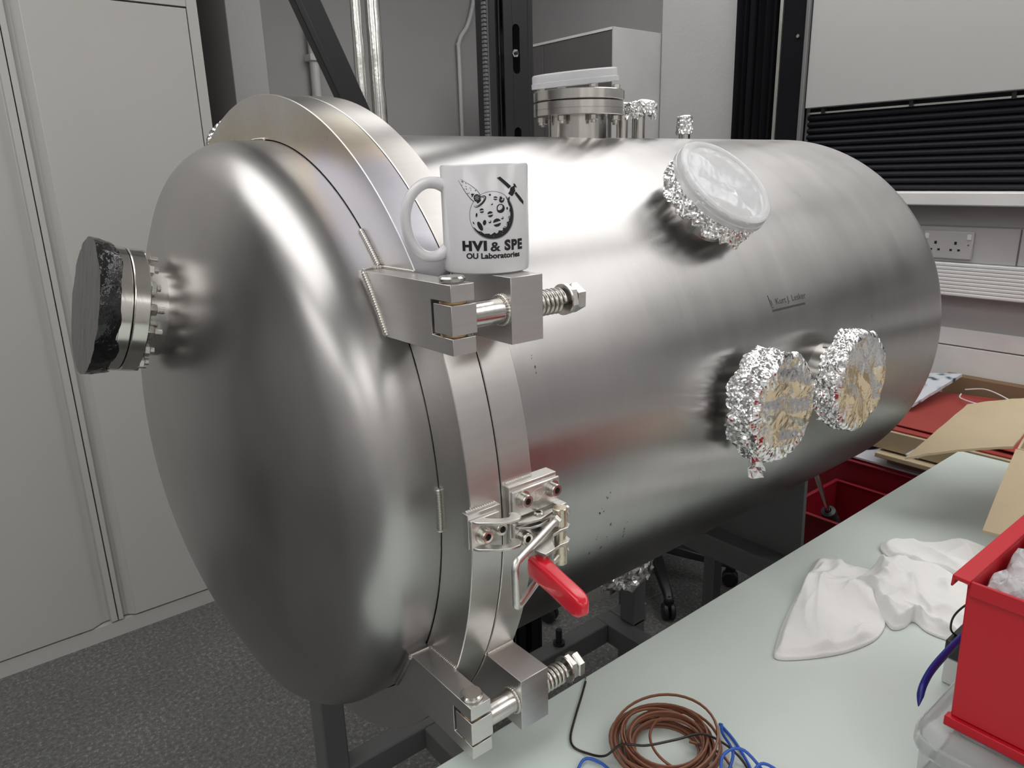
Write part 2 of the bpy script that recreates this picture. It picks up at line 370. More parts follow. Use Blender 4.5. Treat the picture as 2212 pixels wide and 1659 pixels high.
Y0 = .45
MB().box((.717,Y0,0),(.7421,Y0+.004,2.6)).box((.7632,Y0,0),(.787,Y0+.004,2.6)).build('front_plate', 'black', fr, bevel=.0008)
slots = [(1.20+.245*k, 1.305+.245*k) for k in range(-4, 6)]   # slot (bottom, top)
slots = [(1.641+.2195*k-.0, 1.7455+.2195*k) for k in range(-7, 4)]
xm, rs = .75265, .0106
prev = None
for a_, b_ in slots+[(2.62, 2.7)]:
    z0 = 0.0 if prev is None else prev-rs; z1 = a_+rs
    P = []
    if prev is None: P += [(xm-rs,Y0,0.0),(xm+rs,Y0,0.0)]
    else: P += [(xm-rs*math.cos(PI*k/8), Y0, prev-rs+rs*math.sin(PI*k/8)) for k in range(9)]
    if a_ > 2.5: P += [(xm+rs,Y0,2.6),(xm-rs,Y0,2.6)]
    else: P += [(xm+rs*math.cos(PI*k/8), Y0, z1-rs*math.sin(PI*k/8)) for k in range(9)]
    MB().prism(P, (0,.004,0)).build('web', 'black', fr)
    prev = b_
MB().box((.724,Y0+.022,0),(.781,Y0+.026,2.6)).build('back_plate', 'black', fr)
MB().box((.787,Y0+.002,0),(.807,Y0+.060,2.6)).build('side_tube', 'black', fr, bevel=.006)
MB().box((.696,Y0+.018,0),(.717,Y0+.024,2.6)).build('recess_web', 'black', fr)
MB().box((.675,Y0,0),(.696,Y0+.05,2.6)).build('side_tube', 'black', fr, bevel=.004)
rk = MB()
for k in range(100):
    z0 = 1.42+k*.0085; rk.box((.666,Y0+.004,z0),(.675,Y0+.014,z0+.0058))
rk.box((.6735,Y0+.002,.9),(.6752,Y0+.016,2.4)); tag(rk.build('toothed_rack', 'frame', fr), kind='stuff')
nt = MB().hexa((.749,Y0+.004,1.684), (0,-1,0), .0095, -.002, .007); nt.build('slot_nut', 'bolt', fr)
MB().cyl((.749,Y0,1.684), (0,-1,0), .0042, 0, .0085, 14).build('slot_bolt', 'print', fr)
def strut(a, b, w, d, name, mat, par, dz=None):
    a = Vector(a); b = Vector(b); t = (b-a).normalized(); side = Vector(d).normalized(); up = t.cross(side)
    P = [a-up*w/2, a+up*w/2, a+up*w/2+side*(dz or w), a-up*w/2+side*(dz or w)]
    return MB().prism(P, b-a).build(name, mat, par, bevel=.002)
strut((.72,.55,.85), (.106,.55,2.2), .052, (0,1,0), 'diagonal_brace', 'black', fr, .03)
strut((.72-.026,.545,.85), (.106-.026,.545,2.2), .014, (0,1,0), 'brace_lip', 'black', fr, .006)
# second black post and curtain by the right wall
fp = root('black_post', 'black painted upright post with pale metal edges between curtain and blind', 'post', (2.18, .62, 0))
MB().box((2.165,.575,0),(2.215,.665,2.6)).build('post_body', 'blackcloth', fp, bevel=.003)
MB().box((2.158,.664,0),(2.166,.676,2.6)).build('edge_strip', 'zinc', fp)
MB().box((2.158,.562,0),(2.180,.575,2.6)).build('edge_strip', 'frame', fp, bevel=.002)
MB().cyl((2.165,.600,1.86), (-1,0,0), .006, 0, .006, 12).build('bolt', 'bolt', fp)
cu = MB(); P = []
n = 60
for i in range(n+1):
    y = .682+.185*i/n; P.append((2.185+.018*math.sin(i*.62)+.006*math.sin(i*1.7+1), y))
vs = []
for j in range(25):
    z = .1+j*2.5/24
    for i,(x,y) in enumerate(P): vs.append((x+.004*math.sin(z*3+i*.3), y+.006*math.sin(z*2.2+1)*(i/n), z))
fs = [(j*(n+1)+i, j*(n+1)+i+1, (j+1)*(n+1)+i+1, (j+1)*(n+1)+i) for j in range(24) for i in range(n)]
tag(cu.add(vs, fs).build('curtain', 'blackcloth', smooth=80), 'gathered black curtain hanging beside the black post', 'curtain')
# ------------------------------------------------------------------ vacuum chamber
ch = root('vacuum_chamber', 'large brushed stainless steel cylindrical vacuum chamber with domed hinged door on a dark stand', 'vacuum chamber', (.45, 0, .70))
AX = Vector((0,0,ZC))
def tori(s, rk, Rc, R, x0, sgn, seg=14):
    """(radius, x) profile from the tangent line outwards to the crown"""
    a = R-rk; hc = -math.sqrt((Rc-rk)**2-a*a); al = math.asin(a/(Rc-rk)); out = []
    for k in range(seg+1):
        t = PI/2-(PI/2-al)*k/seg   # from horizontal (radial) to crown direction
        out.append((a+rk*math.sin(t), x0+sgn*(rk*math.cos(t))))
    for k in range(1, 25):
        t = al*(1-k/24); out.append((max(1e-5, Rc*math.sin(t)), x0+sgn*(hc+Rc*math.cos(t))))
    return out
RB, RF, RD = .3783, .423, .3703
prof = [(RB, .038)]+[(RB, .038+(1.106-.038)*k/24) for k in range(1, 25)]+tori(0, .0636, .818, RB, 1.106, 1)[1:]
MB().lathe(AX, (1,0,0), prof, 160).build('shell', 'shell', ch, smooth=30)
MB().lathe(AX, (1,0,0), [(RF-.0008,.0006),(RF,.0014),(RF,.0388),(RF-.0008,.0396),(RB-.001,.0396),(RB-.001,.0006)], 200, close=True).build('body_flange', 'bflange', ch, smooth=30)
MB().lathe(AX, (1,0,0), [(RF-.004,-.002),(RF-.004,.002),(RB-.03,.002),(RB-.03,-.002)], 96, close=True).build('seal_ring', 'gap', ch, smooth=30)
x0 = -.0378-.0339
dprof = [(RD, -.004),(RD,-.0378),(RD,-.055)]+tori(0, .0636, .8178, RD, x0, -1)
dome = MB().lathe(AX, (1,0,0), dprof, 160).build('door', 'dome', ch, smooth=30)
tag(dome, 'domed door')
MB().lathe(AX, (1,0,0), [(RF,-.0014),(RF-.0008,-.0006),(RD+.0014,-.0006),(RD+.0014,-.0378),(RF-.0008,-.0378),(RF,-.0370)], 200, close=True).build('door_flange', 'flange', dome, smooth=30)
def dome_x(r):
    return -.2004+.818-math.sqrt(.818**2-r*r)
def onflange(deg, r, x): t = math.radians(deg); return Vector((x, -r*math.cos(t), ZC+r*math.sin(t)))
def bead(path, r, name, par, pitch=.0026):
    """rippled weld bead along a path"""
    P = [Vector(p) for p in path]; L = [0]
    for a, b in zip(P, P[1:]): L.append(L[-1]+(b-a).length)
    n = max(6, int(L[-1]/(pitch/3))); Q = []
    j = 0
    for i in range(n+1):
        d = L[-1]*i/n
        while j < len(L)-2 and L[j+1] < d: j += 1
        Q.append(P[j].lerp(P[j+1], (d-L[j])/max(1e-9, L[j+1]-L[j])))
    mb = MB().tube(Q, r, 8, rf=lambda t, i: (1, .90, .72)[i % 3]*(1 if .02 < t < .98 else .75))
    return mb.build(name, 'weld', par, smooth=80)
bead([onflange(d, RD+.001, -.0395) for d in [47.2-k*.75 for k in range(11)]], .0030, 'weld_bead', dome)
bead([onflange(d, RD+.001, -.0395) for d in [4.1-k*.75 for k in range(11)]], .0032, 'weld_bead', dome)
bead([onflange(d, RD+.001, -.0395) for d in [92.5-k*.8 for k in range(9)]], .0028, 'weld_bead', dome)
bead([onflange(d, RD+.001, -.0395) for d in [-38-k*.75 for k in range(3)]], .0028, 'weld_bead', dome)
# hinges: two, mirrored about the chamber axis height
def hinge(z0, top):
    z1 = z0+.060; zc = (z0+z1)/2
    ya, yb = (-.270, -.315) if top else (-.315, -.270)     # inner ends (top, bottom) buried in the dome
    zz0, zz1 = z0+.0145, z1-.0145
    E = [(-.443,z1),(-.443,zz1),(-.4115,zz1),(-.4115,zz0),(-.443,zz0),(-.443,z0),(yb,z0),(ya,z1)]
    MB().prism([(-.062,y,z) for y,z in E], (.0242,0,0)).build('hinge_arm', 'block', dome, bevel=.0005)
    # weld along the dome
    ytop, ybot = (-.2945,-.3320) if top else (-.3320,-.2945)
    bead([(-.0622,ytop,z1-.001),(-.0622,(ytop*2+ybot)/3-.001,z0+.040),(-.0622,(ytop+2*ybot)/3-.001,z0+.020),(-.0622,ybot,z0+.001)], .0030, 'weld_bead', dome)
    if top: bead([(-.0622,-.2945,z1),(-.050,-.290,z1+.0008),(-.0395,-.2925,z1+.0008)], .0024, 'weld_bead', dome); bead([(-.0385,-.2925,z1+.0008),(-.0385,-.351,z1+.0008)], .0022, 'weld_bead', dome)
    else: bead([(-.0622,-.332,z1),(-.0395,-.334,z1+.0008)], .0016, 'weld_bead', dome); bead([(-.0385,-.334,z1+.0008),(-.0385,-.3845,z1+.0008)], .0024, 'weld_bead', dome)
    # body side block
    yi = -.345 if top else -.370
    MB().box((.0006,-.444,z0),(.0376,-.30,z1)).build('hinge_block', 'block', ch, bevel=.0005)
    yt = -.350 if top else -.3855
    bead([(.002,yt,z1+.0006),(.0376,yt,z1+.0006)], .0022, 'weld_bead', ch)
    bead([(.0004, -math.sqrt(RF**2-(z_-ZC)**2)-.0006, z_) for z_ in [z1-.06*k/8 for k in range(9)]], .0016, 'weld_bead', ch)
    # pin
    px, py = -.0505, -.4285
    pin = MB().cyl((px,py,0), (0,0,1), .0068, z0-.002, z1-.0002, 24).cyl((px,py,0), (0,0,1), .0115, z1, z1+.0055, 40, .0015)
    pin.build('hinge_pin', 'polish', dome, smooth=35)
    for zz in ((z1-.0145, -1), (z0+.0145, 1)):
        MB().cyl((px,py,zz[0]), (0,0,zz[1]), .0118, .0004, .0024, 32).build('washer', 'bronze', dome, smooth=35)
    pb = MB().box((-.0625,-.4435,z0+.0172),(-.0365,-.4165,z1-.0172)).build('pivot_block', 'block', ch, bevel=.0005)
    MB().cyl((0,-.4300,zc), (1,0,0), .0118, -.0366, .0010, 48).build('pivot_rod', 'polish', ch, smooth=35)
    ring = [Vector((-.0006,-.4300+.0128*math.cos(t),zc+.0128*math.sin(t))) for t in [2*PI*k/40 for k in range(41)]]
    bead(ring, .0021, 'weld_bead', ch)
    # spring, washer, lock nuts
    MB().cyl((0,-.4300,zc), (1,0,0), .0050, .0376, .0965, 20).build('threaded_rod', 'bolt', ch, smooth=35)
    turns = 5.5; P = [(.0395+.0300*k/(turns*18), -.4300+.0102*math.cos(2*PI*k/18), zc+.0102*math.sin(2*PI*k/18)) for k in range(int(turns*18)+1)]
    MB().tube(P, .0023, 8).build('spring', 'bolt', ch, smooth=60)
    MB().lathe((0,-.4300,zc), (1,0,0), [(.005,.0740),(.0150,.0740),(.0150,.0758),(.005,.0758)], 32, close=True).build('washer', 'bolt', ch, smooth=35)
    MB().hexa((0,-.4300,zc), (1,0,0), .0145, .0760, .0850, .3).build('nut', 'zinc', ch)
    MB().hexa((0,-.4300,zc), (1,0,0), .0145, .0854, .0950, .55).build('nut', 'zinc', ch)
hinge(ZC+.177, True)
hinge(ZC-.237, False)
# front port on the door
n = Vector((-.9726,0,.2324)).normalized(); P0 = Vector((-.2047,.0186,1.2778)); RP = .0730
fpn = MB().lathe(P0, n, [(.0528,-.050),(.0528,-.004),(.0528,.001)], 72).build('port_neck', 'polish', dome, smooth=35)
bead([P0+n*(-.028)+frame(n)[0]*.0534*math.cos(t)+frame(n)[1]*.0534*math.sin(t) for t in [2*PI*k/72 for k in range(73)]], .0014, 'weld_bead', dome)
def flanges(c, n, R, lay, par, holes=0, mat='polish', inner=None):
    for k, (a, b) in enumerate(lay):
        ch_ = .0012; g_ = (a+b)/2
        pr = [(1e-5 if inner is None or k else inner, a), (R-ch_, a), (R, a+ch_), (R, b-ch_), (R-ch_, b), (1e-5 if inner is None or k else inner, b)]
        MB().lathe(c, n, pr, 96).build('port_flange', mat, par, smooth=30)
flanges(P0, n, RP, [(0,.0172),(.0182,.0368)], dome)
MB().lathe(P0, n, [(RP-.0002,.0300),(RP+.0012,.0302),(RP+.0012,.0312),(RP-.0002,.0314)], 96).build('clamp_rib', 'polish', dome, smooth=30)
fx, fy, fz = frame(n)
bn = None
for k in range(16):
    t = 2*PI*(k+.35)/16; q = P0+fx*math.cos(t)*.0652+fy*math.sin(t)*.0652
    MB().hexa(q, -n, .0074, .0002, .0066, k*.7).build('nut', 'bolt', dome)
    MB().cyl(q, -n, .0040, .0066, .0112 if k % 3 else .0150, 12).build('stud', 'bolt', dome, smooth=35)
# top port
TP = Vector((.5125,0,1.511))
MB().lathe((.511,0,0), (0,0,1), [(.0500,1.455),(.0500,1.512)], 72).build('port_neck', 'polish', ch, smooth=35)
flanges(TP, (0,0,1), .0755, [(0,.0222),(.0236,.0395)], ch)
MB().lathe(TP, (0,0,1), [(.0757,.0100),(.0751,.0106),(.0757,.0112)], 96).build('groove_line', 'gap', ch)
for k in range(8):
    t = 2*PI*k/8+.38
    q = TP+Vector((math.cos(t)*.0660, math.sin(t)*.0660, 0))
    MB().hexa(q, (0,0,-1), .0070, .0002, .0082, k).build('nut', 'bolt', ch)
    MB().hexa(q+Vector((0,0,.0395)), (0,0,1), .0070, .0002, .0066, k*1.3).build('bolt_head', 'bolt', ch)
    MB().cyl(q, (0,0,-1), .0045, .0082, .0125, 12).build('stud', 'bolt', ch, smooth=35)
for (x, y, r, z1) in ((.662,0,.0115,1.528),(.630,.01,.0100,1.525),(.793,0,.0105,1.505)):
    MB().lathe((x,y,0), (0,0,1), [(r,1.455),(r,z1)], 32).build('port_neck', 'polish', ch, smooth=35)
# side ports (necks and studs; foil covers are things of their own)
def nrm(deg): t = math.radians(deg); return Vector((0,-math.cos(t),math.sin(t)))
SP = [(.4857,43.9,.4405,.0763),(.4774,1.2,.4382,.0746),(.6807,.9,.4427,.0770),(.074,128,.4860,.0780)]
for (x, deg, r, R) in SP:
    nn = nrm(deg); c = AX+Vector((x,0,0))+nn*0
    MB().lathe(c, nn, [(.051,.355),(.051,r-.030)], 64).build('port_neck', 'polish', ch, smooth=35)
    MB().lathe(c, nn, [(.0502,r-.026),(R-.004,r-.026),(R-.0035,r-.005),(1e-5,r-.005)], 64).build('port_flange', 'polish', ch, smooth=35)
    ax_, ay_, az_ = frame(nn)
    for k in range(16):
        t = 2*PI*(k+.5)/16; q = c+ax_*math.cos(t)*.0655+ay_*math.sin(t)*.0655+nn*(r-.026)
        MB().cyl(q, -nn, .0034, 0, .013+.004*((k*7) % 3), 10).build('stud', 'bolt', ch, smooth=35)
# bottom port
MB().lathe((.52,0,0), (0,0,-1), [(.045,-.74),(.045,-.66)], 40).build('port_neck', 'polish', ch, smooth=35)
MB().cyl((.52,0,.66), (0,0,-1), .075, 0, .03, 48).build('port_flange', 'polish', ch, smooth=35)
# toggle latch: hook plate on the door flange, toggle on the body flange
hp = MB().box((-.0455,-.4285,ZC-.0160),(-.0065,-.4195,ZC+.0195)).build('catch_pad', 'block', dome, bevel=.0006)
bead([(-.0440,-.4235,ZC+.0200),(-.0095,-.4235,ZC+.0200)], .0024, 'weld_bead', dome)
hk = [(-.0435,-.4290),(-.0405,-.4370),(-.0270,-.4490),(-.0140,-.4555),(-.0050,-.4560),(.0000,-.4520),(.0015,-.4460),(-.0020,-.4405),(-.0062,-.4400),(-.0070,-.4440),(-.0110,-.4468),(-.0180,-.4440),(-.0230,-.4400),(-.0280,-.4340),(-.0300,-.4290)]
for z in (ZC+.0110, ZC-.0165):
    MB().prism([(x,y,z) for x,y in hk], (0,0,.0028)).build('catch_hook', 'zinc', dome, bevel=.0005)
MB().box((-.0440,-.4315,ZC-.0165),(-.0100,-.4286,ZC+.0138)).build('catch_plate', 'zinc', dome, bevel=.0006)
def capscrew(c, n, par, r=.0066, h=.0080):
    n = Vector(n); x, y, z = frame(n); c = Vector(c)
    t = MB().lathe(c, n, [(r,0),(r,h-.0008),(r-.0008,h),(r*.52,h),(r*.50,h-.004),(1e-5,h-.004)], 28).build('cap_screw', 'bolt', par, smooth=35)
    MB().hexa(c+n*(h-.0038), n, r*.50, 0, .0003, .2, 0).build('hex_socket', 'gap', par)
    MB().lathe(c, n, [(r*.9,.0001),(r*1.32,.0001),(r*1.32,.0012),(r*.9,.0012)], 28, close=True).build('washer', 'bolt', par, smooth=35)
capscrew((-.0305,-.4316,ZC-.0035), (0,-1,0), dome)
capscrew((-.0130,-.4316,ZC-.0015), (0,-1,0), dome)
lt = MB().box((.0030,-.4305,ZC-.030),(.0640,-.4150,ZC+.0335)).build('toggle_latch', 'zinc', ch, bevel=.0006)
tag(lt, 'red handled toggle latch')
bead([(.0050,-.4210,ZC+.0340),(.0385,-.4210,ZC+.0340)], .0024, 'weld_bead', lt)
MB().box((.0050,-.4335,ZC+.0005),(.0660,-.4305,ZC+.0290)).build('mounting_plate', 'zinc', lt, bevel=.0012)
MB().box((.0050,-.4335,ZC-.0280),(.0300,-.4305,ZC-.0050)).build('mounting_plate', 'zinc', lt, bevel=.0012)
capscrew((.0175,-.4336,ZC+.0185), (0,-1,0), lt)
capscrew((.0555,-.4336,ZC+.0185), (0,-1,0), lt)
capscrew((.0165,-.4336,ZC-.0215), (0,-1,0), lt)
# engraved lozenge emblem on the mounting plate
em = MB()
def stroke(mb, a, b, w, z):
    a = Vector(a); b = Vector(b); d = (b-a).normalized(); s = Vector((-d.y, d.x))*w/2
    q = [a-s, a+s, b+s, b-s]
    mb.prism([(p.x, z, ZC+p.y) for p in q], (0,-.0003,0))
Zp = -.4335
for a, b in (((.0260,.0178),(.0345,.0235)),((.0345,.0235),(.0425,.0235)),((.0295,.0120),(.0375,.0115)),((.0375,.0115),(.0475,.0185)),
             ((.0300,.0165),(.0325,.0195)),((.0310,.0150),(.0340,.0185)),((.0345,.0150),(.0345,.0200)),((.0345,.0200),(.0370,.0195)),((.0345,.0176),(.0365,.0175)),
             ((.0385,.0150),(.0410,.0152)),((.0410,.0152),(.0385,.0190)),((.0385,.0190),(.0410,.0200)),((.0425,.0150),(.0425,.0200)),((.0425,.0176),(.0445,.0178))):
    stroke(em, a, b, .0006, Zp)
em.build('embossed_mark', 'zinc', lt)
shelf = [(.0070,-.4335),(.0660,-.4335),(.0660,-.4400),(.0560,-.4440),(.0480,-.4420),(.0300,-.4460),(.0180,-.4440),(.0080,-.4380)]
MB().prism([(x,y,ZC-.0045) for x,y in shelf], (0,0,.0030)).build('bracket_shelf', 'zinc', lt, bevel=.0005)
MB().prism([(x,y,ZC-.0105) for x,y in shelf[:1]+shelf[4:]], (0,0,.0028)).build('bracket_shelf', 'zinc', lt, bevel=.0005)
MB().box((.0560,-.4440,ZC-.0045),(.0660,-.4335,ZC+.0030)).build('stop_block', 'zinc', lt, bevel=.0005)
MB().lathe((.0345,-.4365,ZC), (0,0,1), [(.0028,-.0016),(.0028,.0004),(.0048,.0004),(.0055,-.0004),(.0050,-.0014)], 24, close=True).build('rivet', 'bolt', lt, smooth=40)
MB().cyl((.0345,-.4365,ZC), (0,0,1), .0028, -.012, -.0010, 20).build('rivet_bore', 'gap', lt)
# handle plates
hpz = [(.0250,-.4345),(.0330,-.4325),(.0420,-.4400),(.0440,-.4460),(.0520,-.4420),(.0575,-.4440),(.0610,-.4500),(.0590,-.4565),(.0525,-.4600),(.0440,-.4590),(.0330,-.4610),(.0230,-.4700),(.0150,-.4830),(.0010,-.4850),(-.0020,-.4720),(.0100,-.4600),(.0220,-.4500),(.0225,-.4400)]
for z in (-.0170, -.0330):
    MB().prism([(x,y,ZC+z) for x,y in hpz], (0,0,.0032)).build('lever_plate', 'zinc', lt, bevel=.0006)
MB().box((.0030,-.4800,ZC-.0300),(.0062,-.4560,ZC-.0170)).build('lever_web', 'zinc', lt, bevel=.0005)
bx, by = .0500, -.4510
MB().cyl((bx,by,ZC), (0,0,1), .0072, -.0140, .0055, 32, .0008).build('pivot_barrel', 'yzinc', lt, smooth=35)
MB().cyl((bx,by,ZC), (0,0,1), .0060, -.0330, -.0140, 24).build('pivot_pin', 'yzinc', lt, smooth=35)
MB().cyl((bx,by,ZC), (0,0,1), .0072, -.0560, -.0340, 32, .0008).build('pivot_barrel', 'yzinc', lt, smooth=35)
ub = [(.0610,-.4470,ZC-.0035),(bx,by,ZC-.0040),(.0100,-.4660,ZC-.0080),(-.0230,-.4780,ZC-.0110),(-.0300,-.4806,ZC-.0122),(-.0335,-.4820,ZC-.0165),(-.0338,-.4821,ZC-.0230),(-.0332,-.4819,ZC-.0480),(-.0325,-.4816,ZC-.0545),(-.0290,-.4803,ZC-.0575),(-.0220,-.4776,ZC-.0570),(.0100,-.4660,ZC-.0500),(bx,by,ZC-.0450),(.0610,-.4470,ZC-.0440)]
MB().tube(smoothpath(ub, 5), .0036, 12).build('u_bolt', 'zinc', lt, smooth=60)
d = (Vector(ub[2])-Vector(ub[1])).normalized(); b0 = Vector(ub[1])
MB().hexa(b0, d, .0068, .0076, .0120, .3).build('nut', 'zinc', lt)
MB().hexa(b0, -d, .0064, .0074, .0115, .1).build('nut', 'zinc', lt)
MB().cyl(b0, -d, .0036, .0115, .0165, 14).build('stud', 'zinc', lt, smooth=35)
b1 = Vector(ub[12]); MB().hexa(b1, -d, .0064, .0074, .0115, .1).build('nut', 'zinc', lt)
# red grip
gr = MB(); A_ = Vector((.0030,-.4680,ZC-.0320)); B_ = Vector((-.0135,-.5520,ZC-.0340)); dd = (B_-A_).normalized(); sx = Vector((0,0,1)).cross(dd).normalized()
secs = [(0,.0098,.0110),(.03,.0100,.0112),(.12,.0094,.0116),(.35,.0080,.0114),(.6,.0080,.0112),(.80,.0082,.0110),(.90,.0078,.0102),(.96,.0060,.0082),(1.0,.0022,.0032)]
vs = []; K = 24
for t, w, h in secs:
    c = A_.lerp(B_, t)
    for k in range(K):
        a_ = 2*PI*k/K; cs, sn = math.cos(a_), math.sin(a_); e = .45
        vs.append(c+sx*w*math.copysign(abs(cs)**e, cs)+Vector((0,0,1))*h*math.copysign(abs(sn)**e, sn))
fs = [(i*K+k, i*K+(k+1)%K, (i+1)*K+(k+1)%K, (i+1)*K+k) for i in range(len(secs)-1) for k in range(K)]+[tuple(range(K))[::-1], tuple((len(secs)-1)*K+k for k in range(K))]
go = gr.add(vs, fs).build('grip', 'red_grip', lt, smooth=55); tag(go, 'red vinyl grip')
sd = go.modifiers.new('s', 'SUBSURF'); sd.levels = 1; sd.render_levels = 2
# maker's mark on the shell, bent onto the cylinder
def text_mesh(body, size, offset=0, sp=1.0):
    cu_ = bpy.data.curves.new('t', 'FONT'); cu_.body = body; cu_.size = size; cu_.offset = offset; cu_.resolution_u = 4; cu_.space_character = sp
    o = bpy.data.objects.new('t', cu_); COL.objects.link(o); bpy.context.view_layer.update()
    me = o.evaluated_get(bpy.context.evaluated_depsgraph_get()).to_mesh()
    vs = [v.co.copy() for v in me.vertices]; fs = [tuple(p.vertices) for p in me.polygons]
    bpy.data.objects.remove(o); bpy.data.curves.remove(cu_)
    return vs, fs
def mapped(vs, fs, fn, x0, x1, y0, y1):
    xa, xb = min(v.x for v in vs), max(v.x for v in vs); ya, yb = min(v.y for v in vs), max(v.y for v in vs)
    return [fn(x0+(v.x-xa)/(xb-xa)*(x1-x0), y0+(v.y-ya)/(yb-ya)*(y1-y0)) for v in vs], fs
def shellpt(x, z, e=.00025):
    a_ = math.asin((z-ZC)/RB); return Vector((x, -(RB+e)*math.cos(a_), ZC+(RB+e)*math.sin(a_)))
vs, fs = text_mesh('Kurt J. Lesker', .012, .0)
q, fs = mapped(vs, fs, shellpt, .5700, .6515, 1.2262, 1.2375)
mk = MB().add(q, fs)
def strip(mb, fn, x0, x1, y0, y1, n=6, sk=0):
    for i in range(n):
        a_ = x0+(x1-x0)*i/n; b_ = x0+(x1-x0)*(i+1)/n
        mb.add([fn(a_,y0),fn(b_,y0),fn(b_,y1),fn(a_,y1)], [(0,1,2,3)])
strip(mk, shellpt, .5565, .6450, 1.2200, 1.2232)
mk.add([shellpt(*p) for p in ((.5530,1.2440),(.5545,1.2440),(.5575,1.2275),(.5555,1.2275))], [(0,1,2,3)])
mk.add([shellpt(*p) for p in ((.5570,1.2370),(.5585,1.2370),(.5610,1.2290),(.5595,1.2290))], [(0,1,2,3)])
mk.add([shellpt(*p) for p in ((.5560,1.2255),(.5620,1.2255),(.5620,1.2268),(.5560,1.2268))], [(0,1,2,3)])
mk.build('etched_logo', 'etch', ch)
SPECKS = [(0.2021,1.0514),(0.1990,1.0408),(0.1943,1.0280),(0.2175,0.9989),(0.2172,0.9756),(0.1938,0.9829),(0.2116,0.9641),(0.2522,0.9505),(0.2500,0.9866),(0.1002,1.2331),(0.1007,1.2185),(0.1922,0.9648),(0.2552,0.9279),(0.2520,0.9643),(0.1901,1.0215),(0.2500,0.9752),(0.2584,0.9351)]
sk_ = MB(); rnd = random.Random(12)
for x_, z_ in SPECKS:
    for q_ in range(2):
        a0 = rnd.uniform(.0004, .0010); b0 = a0*rnd.uniform(1.2, 2.6); ox, oz = rnd.uniform(-.003,.003), rnd.uniform(-.004,.004)
        sk_.add([shellpt(x_+ox+a0*math.cos(t)+.5*b0*math.sin(t)*.4, z_+oz+b0*math.sin(t), .0002) for t in [2*PI*k/8 for k in range(8)]], [tuple(range(8))])
tag(sk_.build('stain_specks', 'etch', ch), kind='stuff')
# ------------------------------------------------------------------ foil, caps, tape
def tri(x): return abs((x % 1)*2-1)-.5
def foil(c, n, R, skirt, seed, name, label, group=None, rag=.35, rings=22, seg=150, skrings=16, flare=.05, facew=1.0, side=1.0):
    rnd = random.Random(seed); c = Vector(c); x, y, z = frame(n); vs = []; fs = []
    W1 = [(rnd.uniform(0, 6.28), rnd.uniform(8, 24), rnd.random(), rnd.uniform(.0014, .0032)) for _ in range(5)]
    W2 = [(rnd.uniform(0, 6.28), rnd.uniform(40, 110), rnd.random(), rnd.uniform(.0003, .0008)) for _ in range(6)]
    def cr(u, v, big=1, small=1):
        wx = .012*noise.noise(Vector((u*25, v*25, seed))); wy = .012*noise.noise(Vector((u*25+9, v*25, seed)))
        u += wx; v += wy
        return big*sum(a*tri((u*math.cos(t)+v*math.sin(t))*f_+p) for t, f_, p, a in W1)+small*sum(a*tri((u*math.cos(t)+v*math.sin(t))*f_+p) for t, f_, p, a in W2)
    vs.append(c+z*cr(0, 0, facew))
    for i in range(1, rings+1):
        r = R*i/rings*.99
        for k in range(seg):
            t = 2*PI*(k+.5*(i % 2))/seg; edge = max(0, (i/rings-.72)/.28)
            q = (r*math.cos(t), r*math.sin(t)); h = cr(q[0], q[1], facew*(1-.4*edge), facew*(.35+1.9*edge))
            if i > rings-2: h -= .0022*(i-rings+2)**1.5/2
            vs.append(c+x*q[0]+y*q[1]+z*h)
    for j in range(1, skrings+1):
        u = j/skrings
        for k in range(seg):
            t = 2*PI*(k+.5*((rings+j) % 2))/seg
            L = skirt*(1-rag*(.5+.5*noise.noise(Vector((math.cos(t)*2.2+seed, math.sin(t)*2.2, 1.3))))-rag*.45*abs(noise.noise(Vector((math.cos(t)*7, math.sin(t)*7+seed, 4)))))
            p = (t*R, u*L+.3)
            r = R*(1+flare*u*(.3+noise.noise(Vector((math.cos(t)*3, math.sin(t)*3, seed)))))+side*(.9*cr(p[0]*1.9, p[1]*1.9, .9, 2.2)+.0016*noise.noise(Vector((math.cos(t)*R*260, math.sin(t)*R*260, p[1]*260))))+rnd.uniform(-1,1)*.0003
            if u > .7: r += .0045*side*noise.noise(Vector((math.cos(t)*5, math.sin(t)*5, u*3+seed)))
            vs.append(c+x*(r*math.cos(t))+y*(r*math.sin(t))-z*(.003+L*u))
    for k in range(seg): fs.append((0, 1+k, 1+(k+1)%seg))
    for i in range(rings+skrings-1):
        for k in range(seg):
            a_ = 1+i*seg+k; b_ = 1+i*seg+(k+1)%seg; c_ = a_+seg; d_ = b_+seg
            fs += [(a_, c_, b_), (b_, c_, d_)] if i % 2 else [(a_, d_, b_), (a_, c_, d_)]
    return tag(MB().add(vs, fs).build(name, 'foil', loc=c), label, 'foil cover', group)
foil(AX+Vector((.4857,0,0))+nrm(43.9)*.4370, nrm(43.9), .0735, .060, 3, 'foil_cover', 'crumpled foil wrapped under the white plastic cap on the upper side port', rag=.55)
foil(AX+Vector((.4774,0,0))+nrm(1.2)*.4382, nrm(1.2), .0746, .058, 8, 'foil_cover', 'crumpled foil cover on the nearer of the two lower side ports', rag=.45, flare=.12)
foil(AX+Vector((.6807,0,0))+nrm(.9)*.4427, nrm(.9), .0765, .045, 11, 'foil_cover', 'crumpled foil cover on the farther of the two lower side ports', rag=.5)
foil(AX+Vector((.074,0,0))+nrm(128)*.4900, nrm(128), .0820, .050, 14, 'foil_cover', 'foil cover peeking out behind the door flange at its upper left', rag=.6)
foil((.659,0,1.541), (0,0,1), .0330, .044, 17, 'foil_cover', 'crumpled foil cap on the middle pipe on top of the chamber', rag=.85, seg=90, rings=8, skrings=12, flare=-.30, facew=.6)
